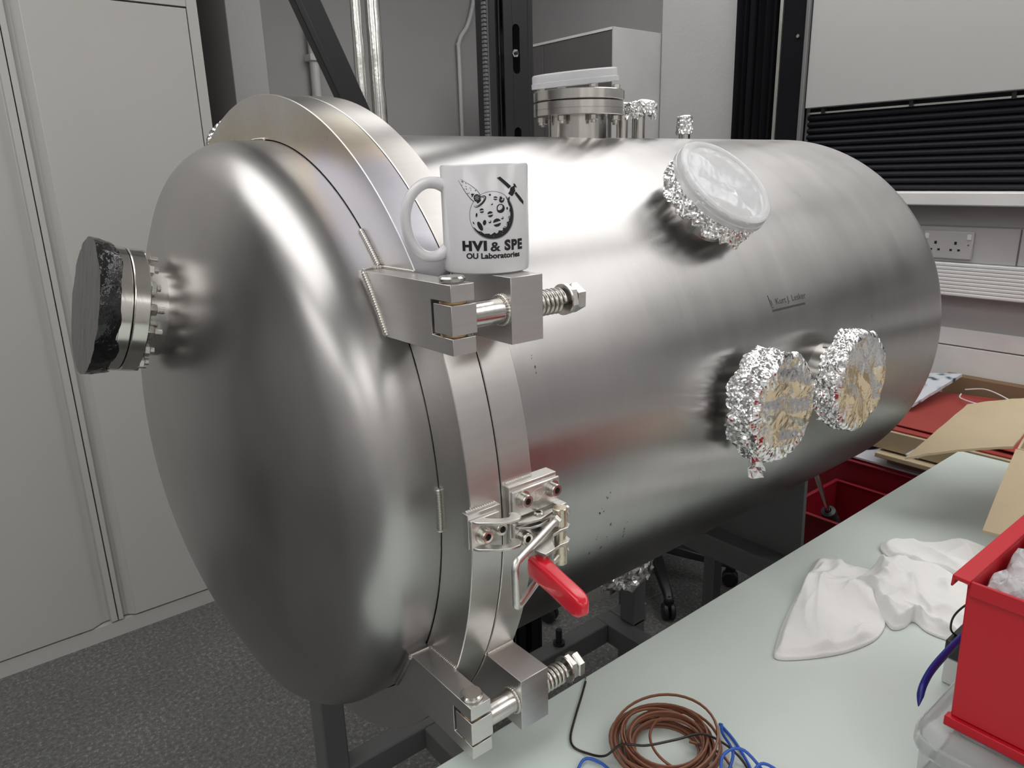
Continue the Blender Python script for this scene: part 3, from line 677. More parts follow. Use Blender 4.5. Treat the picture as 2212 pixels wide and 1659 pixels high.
foil((.793,0,1.521), (0,0,1), .0150, .034, 19, 'foil_cover', 'small foil cap on the short rearmost pipe on top of the chamber', rag=.15, seg=60, rings=5, skrings=12, facew=.3, side=.45)
foil((.56,-.03,.660), (0,.05,-1), .090, .10, 23, 'foil_cover', 'loose foil hanging from the port under the chamber', rag=.4, facew=4, side=3.5, seg=60, skrings=9, rings=8)
# small torn foil flap below the nearer port
fl = MB(); rnd = random.Random(4); vs = []
for i in range(7):
    for j in range(6):
        vs.append(Vector((.418+.030*i/6+.004*j/5, -.425+rnd.uniform(-.004,.004)+.004*math.sin(i), 1.056-.040*j/5+rnd.uniform(-.003,.003))))
fs = []
for i in range(6):
    for j in range(5):
        a_ = i*6+j; fs += [(a_, a_+6, a_+7), (a_, a_+7, a_+1)]
tag(fl.add(vs, fs).build('foil_scrap', 'foil'), 'torn foil tail hanging at the lower left of the nearer lower port cover', 'foil')
def pcap(c, n, R, h, label, thick=.0012, lip=.0022):
    c = Vector(c)
    pr = [(1e-5,0),(R-.012,0),(R-.010,.0016),(R-.006,.0022),(R-.002,.0018),(R,0),(R+.0004,-.002),(R+.0008,-h*.55),(R+lip,-h*.6),(R+lip,-h),(R+lip-thick,-h),(R+lip-thick,-h*.66),(R-thick,-h*.55),(R-thick,-.0012),(1e-5,-.0012)]
    return tag(MB().lathe(c, n, pr, 96).build('protective_lid', 'milky', loc=c, smooth=35), label, 'lid')
pcap(AX+Vector((.4857,0,0))+nrm(43.9)*.4412, nrm(43.9), .0752, .016, 'round translucent white plastic lid over the foil on the upper side port')
pcap((.503,0,1.5795), (-.115,-.02,1), .0700, .019, 'tilted translucent white plastic lid lying on the top flange port')
# black tape cover of the door port
def tape_cover():
    seg, vs, fs = 96, [], []
    R = .0790; zt = .0530; rnd = random.Random(2)
    c = P0; vs.append(c+n_*zt)
    rings = 14
    for i in range(1, rings+1):
        r = R*i/rings
        for k in range(seg):
            t = 2*PI*k/seg
            p = Vector((math.cos(t)*r, math.sin(t)*r, 0)); w = Vector((p.x*30+p.y*12, p.y*9, 2))
            h = zt+.0016*(abs(noise.noise(w*1.6))-.3)+.0010*abs(noise.noise(w*5))
            rr = 1+.012*noise.noise(Vector((math.cos(t)*6, math.sin(t)*6, 0)))*(i == rings)
            vs.append(c+fx_*p.x*rr+fy_*p.y*rr+n_*h)
    sk = 7
    for j in range(1, sk+1):
        for k in range(seg):
            t = 2*PI*k/seg; a_ = noise.noise(Vector((math.cos(t)*2.2, math.sin(t)*2.2, 7)))
            L = .0200+.009*a_+(.003 if int(k/9) % 2 else 0)
            rr = R-.004*(j/sk)**1.5+.0013*noise.noise(Vector((math.cos(t)*13, math.sin(t)*13, j*.8)))
            vs.append(c+fx_*math.cos(t)*rr+fy_*math.sin(t)*rr+n_*(zt-.001-L*j/sk))
    for k in range(seg): fs.append((0, 1+k, 1+(k+1)%seg))
    f2 = []
    for i in range(rings+sk-1):
        for k in range(seg):
            a_ = 1+i*seg+k; b_ = 1+i*seg+(k+1)%seg; (fs if i < rings-1 else f2).append((a_, a_+seg, b_+seg, b_))
    o_ = 1+(rings-1)*seg
    t = MB().add(vs[:1+rings*seg], fs).build('tape_cover', 'tape', loc=c, smooth=35)
    MB().add(vs[o_:], [tuple(q-o_ for q in f_) for f_ in f2]).build('tape_skirt', 'tapegloss', t, smooth=35)
    return t
n_ = Vector((-.9726,0,.2324)).normalized(); fx_, fy_, _z = frame(n_)
tag(tape_cover(), 'disc of wrinkled black tape covering the port on the domed door', 'tape cover')
tag(MB().lathe(P0, n_, [(.0715,.0372),(.0735,.0376),(.0738,.0440),(.0730,.0500),(1e-5,.0500)], 72).build('protective_lid', 'milky', loc=P0, smooth=35), 'pale plastic lid mostly hidden under the black tape on the door port', 'lid')
# ------------------------------------------------------------------ mug
mc = Vector((.0204,-.3846,1.3375)); MR = .0400; MH = .0950
mug = root('mug', 'white ceramic mug with black moon and satellite print standing on the upper hinge', 'mug', mc)
mp = [(1e-5,.002),(.030,.002),(.034,0),(.0372,0),(.0392,.0012),(MR,.0045),(MR,MH-.0015),(MR-.0012,MH),(MR-.0028,MH-.0012),(MR-.0034,MH-.006),(MR-.0036,.010),(MR-.009,.006),(1e-5,.0055)]
MB().lathe(mc, (0,0,1), mp, 96).build('cup_body', 'ceramic', mug, smooth=40)
hd = Vector((-.907,.42,0)).normalized()
hpts = [(.0375,.0775),(.0460,.0800),(.0560,.0790),(.0660,.0715),(.0720,.0600),(.0738,.0470),(.0715,.0330),(.0650,.0210),(.0560,.0150),(.0460,.0150),(.0375,.0200)]
hpath = smoothpath([mc+hd*a_+Vector((0,0,b_)) for a_, b_ in hpts], 6)
hm = MB(); vs = []; K = 16; sdv = Vector((-hd.y, hd.x, 0))
for i, pnt in enumerate(hpath):
    d_ = (hpath[min(i+1,len(hpath)-1)]-hpath[max(i-1,0)]).normalized(); o_ = d_.cross(sdv)
    t = i/(len(hpath)-1); k_ = 1+.35*(abs(2*t-1))**6
    for k in range(K): a_ = 2*PI*k/K; vs.append(pnt+o_*math.cos(a_)*.0049*k_+sdv*math.sin(a_)*.0066*k_)
L_ = len(hpath); fs = [(i*K+k, i*K+(k+1)%K, (i+1)*K+(k+1)%K, (i+1)*K+k) for i in range(L_-1) for k in range(K)]+[tuple(range(K))[::-1], tuple((L_-1)*K+k for k in range(K))]
hm.add(vs, fs).build('handle', 'ceramic', mug, smooth=70)
ld = Vector((-.4202,-.9074,0)); rt = Vector((.9074,-.4202,0))
def mp_(u, v, e=.00022):
    t = u/1000/MR; return mc+(ld*math.cos(t)+rt*math.sin(t))*(MR+e)+Vector((0,0,v/1000))
def clip(P, u, keep):
    out = []
    for i in range(len(P)):
        a_, b_ = P[i], P[(i+1)%len(P)]; ia = (a_[0]-u)*keep >= 0; ib = (b_[0]-u)*keep >= 0
        if ia: out.append(a_)
        if ia != ib:
            t = (u-a_[0])/(b_[0]-a_[0]); out.append((u, a_[1]+(b_[1]-a_[1])*t))
    return out
def poly(mb, pts, e=.00022, w=1.5):
    k0 = math.floor(min(p[0] for p in pts)/w); k1 = math.ceil(max(p[0] for p in pts)/w)
    for k in range(k0, k1):
        Q = clip(clip(pts, k*w, 1), (k+1)*w, -1)
        if len(Q) > 2: mb.add([mp_(u, v, e) for u, v in Q], [tuple(range(len(Q)))])
def ell(cx, cy, a_, b_, rot=0, t0=0, t1=2*PI, n=24):
    return [(cx+a_*math.cos(t)*math.cos(rot)-b_*math.sin(t)*math.sin(rot), cy+a_*math.cos(t)*math.sin(rot)+b_*math.sin(t)*math.cos(rot)) for t in [t0+(t1-t0)*k/n for k in range(n+(0 if abs(t1-t0-2*PI) < 1e-6 else 1))]]
def line(mb, P, w, e=.00022, closed=False):
    m = len(P)
    for i in range(m if closed else m-1):
        a_ = Vector(P[i]); b_ = Vector(P[(i+1)%m]); d_ = (b_-a_); 
        if d_.length < 1e-6: continue
        d_.normalize(); ww = w(i/m) if callable(w) else w; s_ = Vector((-d_.y, d_.x))*ww/2; a_ = a_-d_*.05; b_ = b_+d_*.05
        mb.add([mp_(*(a_-s_), e), mp_(*(a_+s_), e), mp_(*(b_+s_), e), mp_(*(b_-s_), e)], [(0,1,2,3)])
pm = MB()
for body, sz, of, box in (('HVI', 10, .60, (-30.8,-8.0,20.9,30.0)), ('&', 9, .22, (-5.0,4.3,20.4,28.6)), ('SPE', 10, .52, (8.0,28.7,20.5,30.2))):
    vs, fs = text_mesh(body, sz, of, 1.16); q, fs = mapped(vs, fs, lambda u, v: (u, v), box[0], box[1], box[2], box[3])
    for f_ in fs: poly(pm, [q[i] for i in f_], .00024)
vs, fs = text_mesh('OU Laboratories', 5, .20); q, fs = mapped(vs, fs, mp_, -27.2, 24.7, 14.1, 19.3); pm.add(q, fs)
pm.build('lettering', 'print', mug)
mo = MB(); MX, MY, MRR = -2.0, 51.4, 20.0
line(mo, ell(MX, MY, MRR+.5, MRR+.5, n=90), .28, closed=True)
# dark crescent at the lower right
out = [(MX+MRR*math.cos(t), MY+MRR*math.sin(t)) for t in [math.radians(a_) for a_ in range(-152, 56, 6)]]
inn = []
for i, a_ in enumerate(range(-152, 56, 6)):
    u = i/(len(out)-1); k = math.sin(PI*u)**.8; dp = .15+5.2*k*(1+.22*math.sin(i*1.9)); t = math.radians(a_); inn.append((MX+(MRR-dp)*math.cos(t), MY+(MRR-dp)*math.sin(t)))
for i in range(len(out)-1): mo.add([mp_(*out[i]), mp_(*out[i+1]), mp_(*inn[i+1]), mp_(*inn[i])], [(0,1,2,3)])
def crater(cx, cy, a_, b_, rot, thick=.55):
    P = ell(cx, cy, a_, b_, rot, math.radians(-150), math.radians(60), 12); Q = ell(cx-.35*a_*math.cos(rot-.7), cy+.35*b_, a_*.8, b_*thick, rot, math.radians(-150), math.radians(60), 12)
    for i in range(12): mo.add([mp_(*P[i]), mp_(*P[i+1]), mp_(*Q[i+1]), mp_(*Q[i])], [(0,1,2,3)])
def half(cx, cy, a_, b_, rot):
    poly(mo, ell(cx, cy+b_*.15, a_, b_, rot, math.radians(5), math.radians(175), 12)); poly(mo, ell(cx, cy-b_*.15, a_, b_, rot, math.radians(190), math.radians(350), 12))
crater(5.2,57.2,4.0,3.9,.2,.7); line(mo, ell(5.0,57.5,2.9,3.1,0,.5,4.2,14), lambda t: .9*math.sin(PI*t)+.1)
half(1.6,45.2,3.5,3.1,.25); half(-4.2,52.6,2.4,2.2,.2); half(-11.5,55.8,1.9,1.7,.15)
poly(mo, ell(-13.4,42.6,1.9,4.3,.45)); poly(mo, ell(-9.4,45.6,1.5,2.3,-.2)); crater(-4.8,46.3,1.3,1.5,0); crater(6.6,49.2,1.2,1.5,.1)
crater(6.6,64.6,2.4,2.8,-.6,.5); poly(mo, ell(5.8,66.0,1.2,1.5,.4)); half(.8,66.0,1.9,1.4,-.1); poly(mo, ell(-4.0,69.0,.9,.9)); crater(-2.6,61.2,1.0,1.0,.3)
poly(mo, ell(-16.2,52.2,.8,1.8,-.15)); poly(mo, ell(-19.1,45.4,.5,1.4,.5)); poly(mo, ell(11.6,57.0,.8,1.3,0)); poly(mo, ell(13.3,64.5,.9,2.6,-.4))
mo.build('moon_print', 'print', mug)
mw = MB()   # pale rims of the craters that lie in the dark part
for cx, cy, a_, b_, r_ in ((-7.2,38.6,2.9,2.4,0),(-.1,38.9,1.7,1.4,0),(8.4,43.5,2.5,2.9,.1),(13.0,51.5,1.4,3.0,-.1)):
    line(mw, ell(cx, cy, a_, b_, r_, n=28), .40, .00034, True)
for cx, cy in ((-13,36.8),(-2,33.6),(6.5,37.5),(13.5,44.5),(6.0,35.5)): poly(mw, ell(cx, cy, .22, .22, n=8), .00034)
mw.build('moon_print_white', 'ceramic', mug)
co = MB()
edge1 = smoothpath([(-32.2,81.8,0),(-28.5,76.0,0),(-25.0,71.0,0),(-21.0,66.2,0),(-18.2,63.8,0)], 5); edge2 = smoothpath([(-30.0,82.6,0),(-25.5,80.4,0),(-20.5,77.4,0),(-15.4,73.4,0),(-12.6,69.4,0),(-12.4,67.2,0)], 5)
line(co, [(p.x, p.y) for p in edge1], lambda t: .25+.45*t); line(co, [(p.x, p.y) for p in edge2], lambda t: .20+.40*t)
rnd = random.Random(5)
for k in range(22):
    t = .12+.75*k/22; a_ = edge1[int(t*(len(edge1)-1))]; b_ = edge2[int(t*(len(edge2)-1))]; s_ = rnd.uniform(.1,.9); c_ = a_.lerp(b_, s_); r_ = rnd.uniform(.18,.36)*(1+t)
    poly(co, ell(c_.x, c_.y, r_, r_*.9, n=8))
poly(co, ell(-19.2,69.5,.9,1.2,.4, n=12)); poly(co, ell(-15.2,66.6,3.0,3.3,.3)) 
for a_, b_, w_ in ((5.6,2.2,.85),(4.3,1.5,.5)):
    line(co, ell(-12.9,63.6,a_*1.15,b_*1.25,.72, math.radians(-200), math.radians(75), 26), lambda t, w_=w_: w_*(.35+.9*math.sin(PI*t)))
poly(co, ell(-13.6,63.9,2.4,1.0,.72, n=14))
co.build('comet_print', 'print', mug)
cw = MB()
for k in range(7):
    a_ = k*.9; line(cw, ell(-15.2+1.3*math.cos(a_), 66.8+1.4*math.sin(a_), .7,.6, a_, 0, 3.6, 8), .22, .00034)
cw.build('comet_print_white', 'ceramic', mug)
sa = MB()
poly(sa, [(2.6,83.0),(5.6,84.0),(16.4,75.6),(13.6,73.7)]); poly(sa, [(20.0,69.4),(21.7,71.0),(27.6,66.4),(32.8,62.2),(32.5,59.2),(26.0,63.4)])
poly(sa, [(15.6,74.6),(18.8,75.6),(21.2,71.6),(20.0,70.2),(18.6,68.2),(17.0,67.0),(13.0,69.6),(14.8,71.6)])
poly(sa, [(18.8,78.0),(21.0,77.4),(23.4,74.0),(21.0,74.8),(19.8,74.4)]); poly(sa, [(18.4,75.8),(20.4,75.9),(20.6,73.0),(18.6,73.0)])
sa.build('satellite_print', 'print', mug)
# ------------------------------------------------------------------ stand
sdn = root('steel_stand', 'dark grey painted box section stand carrying the vacuum chamber', 'stand', (.5, 0, 0))
def bar(a, b, name='rail'): return MB().box(a, b).build(name, 'frame', sdn, bevel=.004)
for y_ in ((.297,.347),(-.347,-.297)):
    bar((.02,y_[0],.14),(.915,y_[1],.20))
    for x_ in (.068,1.02): bar((x_,y_[0]-.0,0.0),(x_+.052,y_[1]+.01,.62 if x_ > 1 else .66), 'leg')
    bar((.970,y_[0],.14),(1.08,y_[1],.20))
bar((.306,-.297,.138),(.366,.297,.1985)); bar((.915,-.347,.138),(.970,.347,.1985))
bar((.95,-.30,.52),(1.03,.30,.578), 'cross_beam')
bar((1.035,-.33,.535),(1.08,.33,.56), 'cross_beam')
sp = [(-.17,.578),(.17,.578),(.30,.578+.0),(.30,.80),(.24,.80)]
P = [(1.0,-.20,.578),(1.0,.20,.578),(1.0,.22,.775)]+[(1.0, .379*math.sin(a_), ZC-.379*math.cos(a_)) for a_ in [math.radians(30-60*k/12) for k in range(13)]]+[(1.0,-.22,.775)]
P = [(1.0,-.20,.578),(1.0,.20,.578)]+[(1.0, .3795*math.sin(a_), ZC-.3795*math.cos(a_)) for a_ in [math.radians(31-62*k/14) for k in range(15)]]
MB().prism(P, (.012,0,0)).build('saddle_plate', 'frame', sdn)
for x_ in (.95,):
    for y_ in (-.297,.245):
        bar((x_+.01,y_,.20),(x_+.06,y_+.05,.52), 'leg')
MB().cyl((.751,.322,.20), (0,0,1), .016, 0, .008, 20).cyl((.751,.322,.20), (0,0,1), .0085, .008, .045, 14).build('stud', 'blackplastic', sdn, smooth=35)
MB().box((.34,.10,.1985),(.37,.16,.204)).build('foot_plate', 'bolt', sdn)
# ------------------------------------------------------------------ work table
tb = root('work_table', 'table with pale mint green laminate top in front of the chamber', 'table', (.5, -.8, 0))
MB().box((-.30,-1.25,.800),(1.285,-.3870,.820)).build('table_top', 'table', tb, bevel=.0015)
MB().box((-.298,-1.248,.7965),(1.283,-.3880,.7999)).build('table_edge', 'tabledge', tb)
for x_, y_ in ((-.25,-1.2),(1.2,-1.2),(1.2,-.46),(-.25,-.46)):
    MB().box((x_,y_,0),(x_+.04,y_+.04,.796)).build('table_leg', 'frame', tb)
# wires on the table
def wire(pts, r, name, mat, label, n=8, par=None, cat='cable', group=None):
    m = MB().tube(smoothpath(pts, n), r, 8)
    o = m.build(name, mat, par, smooth=60)
    return tag(o, label, cat, group) if par is None else o
TZ = .8205
cw_ = root('wire_coil', 'hank of coiled brown insulated wire on the mint table', 'cable', (.128,-.530,TZ))
rnd = random.Random(7)
for k in range(20):
    a0 = rnd.uniform(0, 6.28); ra = .036+.021*rnd.random(); z_ = .002+.026*(k/20)*(.7+.5*rnd.random()); cx = .128+rnd.uniform(-.005,.005); cy = -.532+rnd.uniform(-.005,.005); tl = rnd.uniform(-.10,.10); tp = rnd.uniform(0,6.28); ec = rnd.uniform(.94,1.08)
    P = []
    for i in range(36):
        t = 2*PI*i/36; P.append((cx+ra*ec*math.cos(t), cy+ra/ec*math.sin(t), TZ+max(.0015, z_+ra*tl*math.cos(t-tp))))
    MB().tube(P, .00155, 6, closed=True).build('wire_loop', 'brownwire', cw_, smooth=60)
MB().tube(smoothpath([(.185,-.515,TZ+.010),(.150,-.505,TZ+.014),(.115,-.520,TZ+.020),(.100,-.550,TZ+.020),(.120,-.585,TZ+.006),(.150,-.600,TZ+.003),(.165,-.575,TZ+.006),(.150,-.545,TZ+.010)], 7), .00155, 6).build('wire_loop', 'brownwire', cw_, smooth=60)
dw = root('dark_wire', 'thin dark brown wire with bared strand end lying over the coil', 'cable', (.15,-.388,TZ))
MB().tube(smoothpath([(.1415,-.3955,TZ+.0015),(.118,-.412,TZ+.0015),(.090,-.431,TZ+.0015),(.0655,-.449,TZ+.0015),(.0570,-.4620,TZ+.0015),(.0600,-.4760,TZ+.0015),(.0660,-.5000,TZ+.010),(.070,-.520,TZ+.036),(.0850,-.540,TZ+.040),(.1180,-.552,TZ+.036),(.1500,-.560,TZ+.030),(.1680,-.575,TZ+.018),(.1760,-.590,TZ+.006),(.172,-.604,TZ+.0015),(.160,-.612,TZ+.0015)], 8), .0013, 8).build('insulation', 'darkwire', dw, smooth=60)
MB().tube(smoothpath([(.1415,-.3955,TZ+.0012),(.1450,-.3920,TZ+.0018),(.1490,-.3885,TZ+.0012)], 6), .0007, 6, rf=lambda t, i: 1+.25*(i%2)).build('bare_strands', 'copper', dw, smooth=60)
wire([(.205,-.545,TZ+.0016),(.195,-.572,TZ+.0016),(.170,-.610,TZ+.004),(.14,-.64,TZ+.003)], .0016, 'blue_wire', 'bluewire', 'nearest of the blue wires crossing beside the brown coil', group='blue wires beside the brown coil')
wire([(.206,-.547,TZ+.0016),(.192,-.558,TZ+.005),(.172,-.585,TZ+.010),(.140,-.600,TZ+.008),(.11,-.62,TZ+.002)], .0016, 'blue_wire', 'bluewire', 'straight blue wire running down from the right of the coil')
wire([(.100,-.640,TZ+.0016),(.118,-.612,TZ+.018),(.142,-.592,TZ+.028),(.168,-.600,TZ+.026),(.165,-.640,TZ+.010)], .0016, 'blue_wire', 'bluewire', 'arched blue wire loop rising at the right of the coil')
wire([(.105,-.660,TZ+.002),(.135,-.630,TZ+.020),(.170,-.622,TZ+.024),(.178,-.665,TZ+.010),(.16,-.70,TZ+.002)], .0016, 'blue_wire', 'bluewire', 'rightmost arched blue wire loop on the table')
wire([(.020,-.500,TZ+.0016),(.050,-.485,TZ+.004),(.062,-.500,TZ+.003),(.060,-.530,TZ+.0016)], .0016, 'blue_wire', 'bluewire', 'short blue wire curve at the left of the brown coil')

# ------------------------------------------------------------------ cloths
def cloth(name, outline, cen, label, seed, hmax=.030, folds=1.0):
    n = 120; O = smoothpath([(a_, b_, 0) for a_, b_ in outline], 8, True); c = Vector((cen[0], cen[1], 0)); vs = []; fs = []; rings = 44; m = len(O)
    rnd = random.Random(seed)
    F = [(rnd.uniform(0, 3.14), rnd.uniform(7, 17), rnd.random()*6, rnd.uniform(.4, 1)) for _ in range(6)]
    def h(p, u):
        w = Vector((p.x*9, p.y*9, seed)); dx = .03*noise.noise(w); dy = .03*noise.noise(w+Vector((7,0,0)))
        v = 0
        for t, f_, ph, a_ in F: v += a_*(1-abs(math.sin(((p.x+dx)*math.cos(t)+(p.y+dy)*math.sin(t))*f_*1.5+ph)))**3.2
        v = v/len(F)*folds*2.6+.35*noise.noise(Vector((p.x*12, p.y*12, seed+3)))-.14*abs(noise.noise(Vector((p.x*30+dx*20, p.y*30, seed+5))))+.18+.34*(1-abs(math.sin((p.x*math.cos(F[0][0]+.9)+p.y*math.sin(F[0][0]+.9)+dx*1.5)*62)))**2.5*max(0, noise.noise(Vector((p.x*18, p.y*18, seed+11)))+.15)*2+.25*(1-abs(math.sin((p.x*math.cos(F[1][0]-.5)+p.y*math.sin(F[1][0]-.5)+dy*2)*95)))**2*max(0, noise.noise(Vector((p.x*22, p.y*22, seed+17))))*2
        e = min(1, (1-u)/.13); e = e*e*(3-2*e)
        return .0025+max(0, hmax*(.03+v)*(.16+.84*e))
    vs.append(c+Vector((0,0,TZ+h(c, 0))))
    for i in range(1, rings+1):
        u = i/rings
        for k in range(m): p = c.lerp(O[k], u); vs.append(Vector((p.x, p.y, TZ+h(p, u))))
    for k in range(m): vs.append(Vector((O[k].x, O[k].y, TZ+.0003)))
    for k in range(m): fs.append((0, 1+k, 1+(k+1)%m))
    for i in range(rings): 
        for k in range(m): a_ = 1+i*m+k; b_ = 1+i*m+(k+1)%m; fs.append((a_, a_+m, b_+m, b_))
    ob = MB().add(vs, fs).build(name, 'cloth', smooth=180); return tag(ob, label, 'cloth')
cloth('cotton_cloth', [(.356,-.523),(.376,-.509),(.452,-.479),(.542,-.453),(.612,-.432),(.635,-.443),(.645,-.479),(.652,-.502),(.620,-.526),(.581,-.542),(.547,-.568),(.522,-.581),(.481,-.585),(.430,-.572),(.383,-.547)], (.50,-.52), 'crumpled white cotton cloth nearest the camera on the mint table', 3, .024)
cloth('cotton_cloth', [(.600,-.495),(.643,-.500),(.676,-.500),(.702,-.528),(.732,-.551),(.730,-.585),(.683,-.640),(.600,-.675),(.562,-.655),(.555,-.624),(.566,-.600),(.542,-.598),(.527,-.590),(.539,-.572),(.564,-.544),(.585,-.523)], (.63,-.58), 'crumpled white cotton cloth between the front cloth and the red bin', 9, .030)
cloth('cotton_cloth', [(.734,-.475),(.763,-.480),(.808,-.521),(.834,-.557),(.848,-.600),(.800,-.650),(.737,-.604),(.739,-.576),(.736,-.550),(.709,-.522),(.712,-.498)], (.765,-.555), 'folded white cotton cloth at the back behind the red bin', 15, .020)
# ------------------------------------------------------------------ plastic tub, red bin, bubble wrap
tub = root('plastic_tub', 'clear plastic storage tub with rounded lid under the red bin', 'tub', (.42,-.85,TZ))
def rrect(x0, y0, x1, y1, r, z, n=6):
    P = []
    for cx, cy, a0 in ((x1-r,y1-r,0),(x0+r,y1-r,PI/2),(x0+r,y0+r,PI),(x1-r,y0+r,1.5*PI)):
        P += [(cx+r*math.cos(a0+PI/2*k/n), cy+r*math.sin(a0+PI/2*k/n), z) for k in range(n+1)]
    return P
def loft(rs, cap0=True, cap1=True):
    m = len(rs[0]); vs = [p for r_ in rs for p in r_]; fs = [(i*m+k, i*m+(k+1)%m, (i+1)*m+(k+1)%m, (i+1)*m+k) for i in range(len(rs)-1) for k in range(m)]
    if cap0: fs.append(tuple(range(m))[::-1])
    if cap1: fs.append(tuple((len(rs)-1)*m+k for k in range(m)))
    return MB().add(vs, fs)
X0, Y1, X1, Y0_ = .270, -.7105, .640, -.990
rs = [rrect(X0+o_, Y0_+o_, X1-o_, Y1-o_, max(.012,.028-o_), z_) for o_, z_ in ((.012,TZ+.0006),(.008,TZ+.006),(.006,TZ+.060),(.0078,TZ+.0600),(.0098,TZ+.007))]
loft(rs, True, True).build('tub_body', 'tub', tub, smooth=40)
rs = [rrect(X0+o_, Y0_+o_, X1-o_, Y1-o_, max(.012,.030-o_), z_) for o_, z_ in ((.0030,.869),(.0015,.867),(.0,.870),(.0008,.882),(.004,.891),(.010,.8945),(.020,.8945),(.026,.8900),(.032,.8885),(.032,.8870),(.020,.8915),(.006,.8885),(.003,.880))]
loft(rs, False, False).build('lid_rim', 'tub', tub, smooth=60)
rs = [rrect(X0+.031, Y0_+.031, X1-.031, Y1-.031, .012, z_) for z_ in (.8868,.8886)]
loft(rs).build('lid_panel', 'tub', tub)
hl = smoothpath([(.312,-.7055,.889),(.320,-.7030,.896),(.332,-.7010,.904),(.360,-.6990,.909),(.420,-.6985,.911),(.520,-.6990,.909),(.560,-.7020,.900)], 5)
vs = []; K = 8
for i, p in enumerate(hl):
    t = i/(len(hl)-1); w_ = min(1, .12+5*t)*min(1, .12+5*(1-t))
    for k in range(K): a_ = 2*PI*k/K; vs.append(p+Vector((0, math.cos(a_)*.0038*w_, math.sin(a_)*.0052*w_)))
fs = [(i*K+k, i*K+(k+1)%K, (i+1)*K+(k+1)%K, (i+1)*K+k) for i in range(len(hl)-1) for k in range(K)]+[tuple(range(K))[::-1], tuple((len(hl)-1)*K+k for k in range(K))]
MB().add(vs, fs).build('clip_handle', 'bluehandle', tub, smooth=50)
BZ = .8948
rb = root('storage_bin', 'bright red plastic stacking bin holding bubble wrap on the clear tub', 'bin', (.40,-.84,BZ))
bx0, bx1, by1, by0 = .299, .560, -.7385, -.915
zt = 1.055
def wallq(P, t, name):   # thick quad panel
    return MB().prism(P, t).build(name, 'red_bin', rb, bevel=.0015)
f_ = .0040  # outward flare towards the top
wallq([(bx0,by0,BZ+.012),(bx0,by1,BZ+.012),(bx0+f_*0,by1+f_,zt-.004),(bx0,by0-f_,zt-.004)], (.003,0,0), 'end_wall')
wallq([(bx0+.003,by1-.0002,BZ+.012),(bx1,by1-.0002,BZ+.012),(bx1,by1+f_-.0002,zt-.004),(bx0+.003,by1+f_-.0002,zt-.004)], (0,-.003,0), 'side_wall')
wallq([(bx0+.003,by0,BZ+.012),(bx1,by0,BZ+.012),(bx1,by0-f_,zt-.004),(bx0+.003,by0-f_,zt-.004)], (0,.003,0), 'side_wall')
wallq([(bx1,by0,BZ+.012),(bx1,by1,BZ+.012),(bx1,by1+f_,zt-.004),(bx1,by0-f_,zt-.004)], (.003,0,0), 'end_wall')
MB().box((bx0+.003,by0+.003,BZ+.012),(bx1,by1-.003,BZ+.016)).build('bin_floor', 'red_bin', rb)
# rims: front (towards camera) lip, side rails with downturned edge, foot rail
MB().box((bx0-.0035,by0-f_-.002,zt-.016),(bx0+.0005,by1+f_-.003,zt-.001)).build('front_lip', 'red_bin', rb, bevel=.0012)
for sg, yy in ((1, by1+f_), (-1, by0-f_)):
    P = [(bx0-.005, yy-sg*.0035, zt), (bx0-.005, yy+sg*.0115, zt+.001), (bx0-.005, yy+sg*.0120, zt-.011), (bx0-.005, yy+sg*.0100, zt-.011), (bx0-.005, yy+sg*.0092, zt-.0035), (bx0-.005, yy+sg*.0005, zt-.0040), (bx0-.005, yy-sg*.0035, zt-.0045)]
    MB().prism(P, (bx1-bx0+.010,0,0)).build('side_rim', 'red_bin', rb, bevel=.0008)
    MB().box((bx0-.004,min(yy-sg*.010,yy-sg*.002),BZ+.0012),(bx1+.003,max(yy-sg*.010,yy-sg*.002),BZ+.012)).build('foot_rail', 'red_bin', rb, bevel=.001)
MB().box((bx0-.0042,by0-.004,BZ+.0010),(bx0+.006,by1+.004,BZ+.0115)).build('foot_rail', 'red_bin', rb, bevel=.0012)
vs = []; fs = []; nx, ny = 60, 46; rnd = random.Random(3)
for i in range(nx+1):
    for j in range(ny+1):
        u = i/nx; v = j/ny; x_ = .3045+.20*u; y_ = -.7435-.15*v
        h = .060+.030*noise.noise(Vector((u*3+2, v*3, 1)))+.018*abs(noise.noise(Vector((u*8, v*8, 4))))+.006*noise.noise(Vector((u*22, v*22, 2)))
        h += .0022*abs(math.sin(u*nx*.8))*abs(math.sin(v*ny*.8))
        ed = min(u, 1-u, v, 1-v)*9; h *= min(1, .72+ed)
        vs.append((x_+.004*noise.noise(Vector((u*9, v*9, 8))), y_+.004*noise.noise(Vector((u*9, v*9, 9))), BZ+.092+h))
for i in range(nx):
    for j in range(ny): a_ = i*(ny+1)+j; fs.append((a_, a_+ny+1, a_+ny+2, a_+1))
ob = MB().add(vs, fs).build('bubble_wrap', 'bubble', smooth=60); md = ob.modifiers.new('t', 'SOLIDIFY'); md.thickness = .002
tag(ob, 'crumpled clear bubble wrap lying inside the red bin', 'bubble wrap')
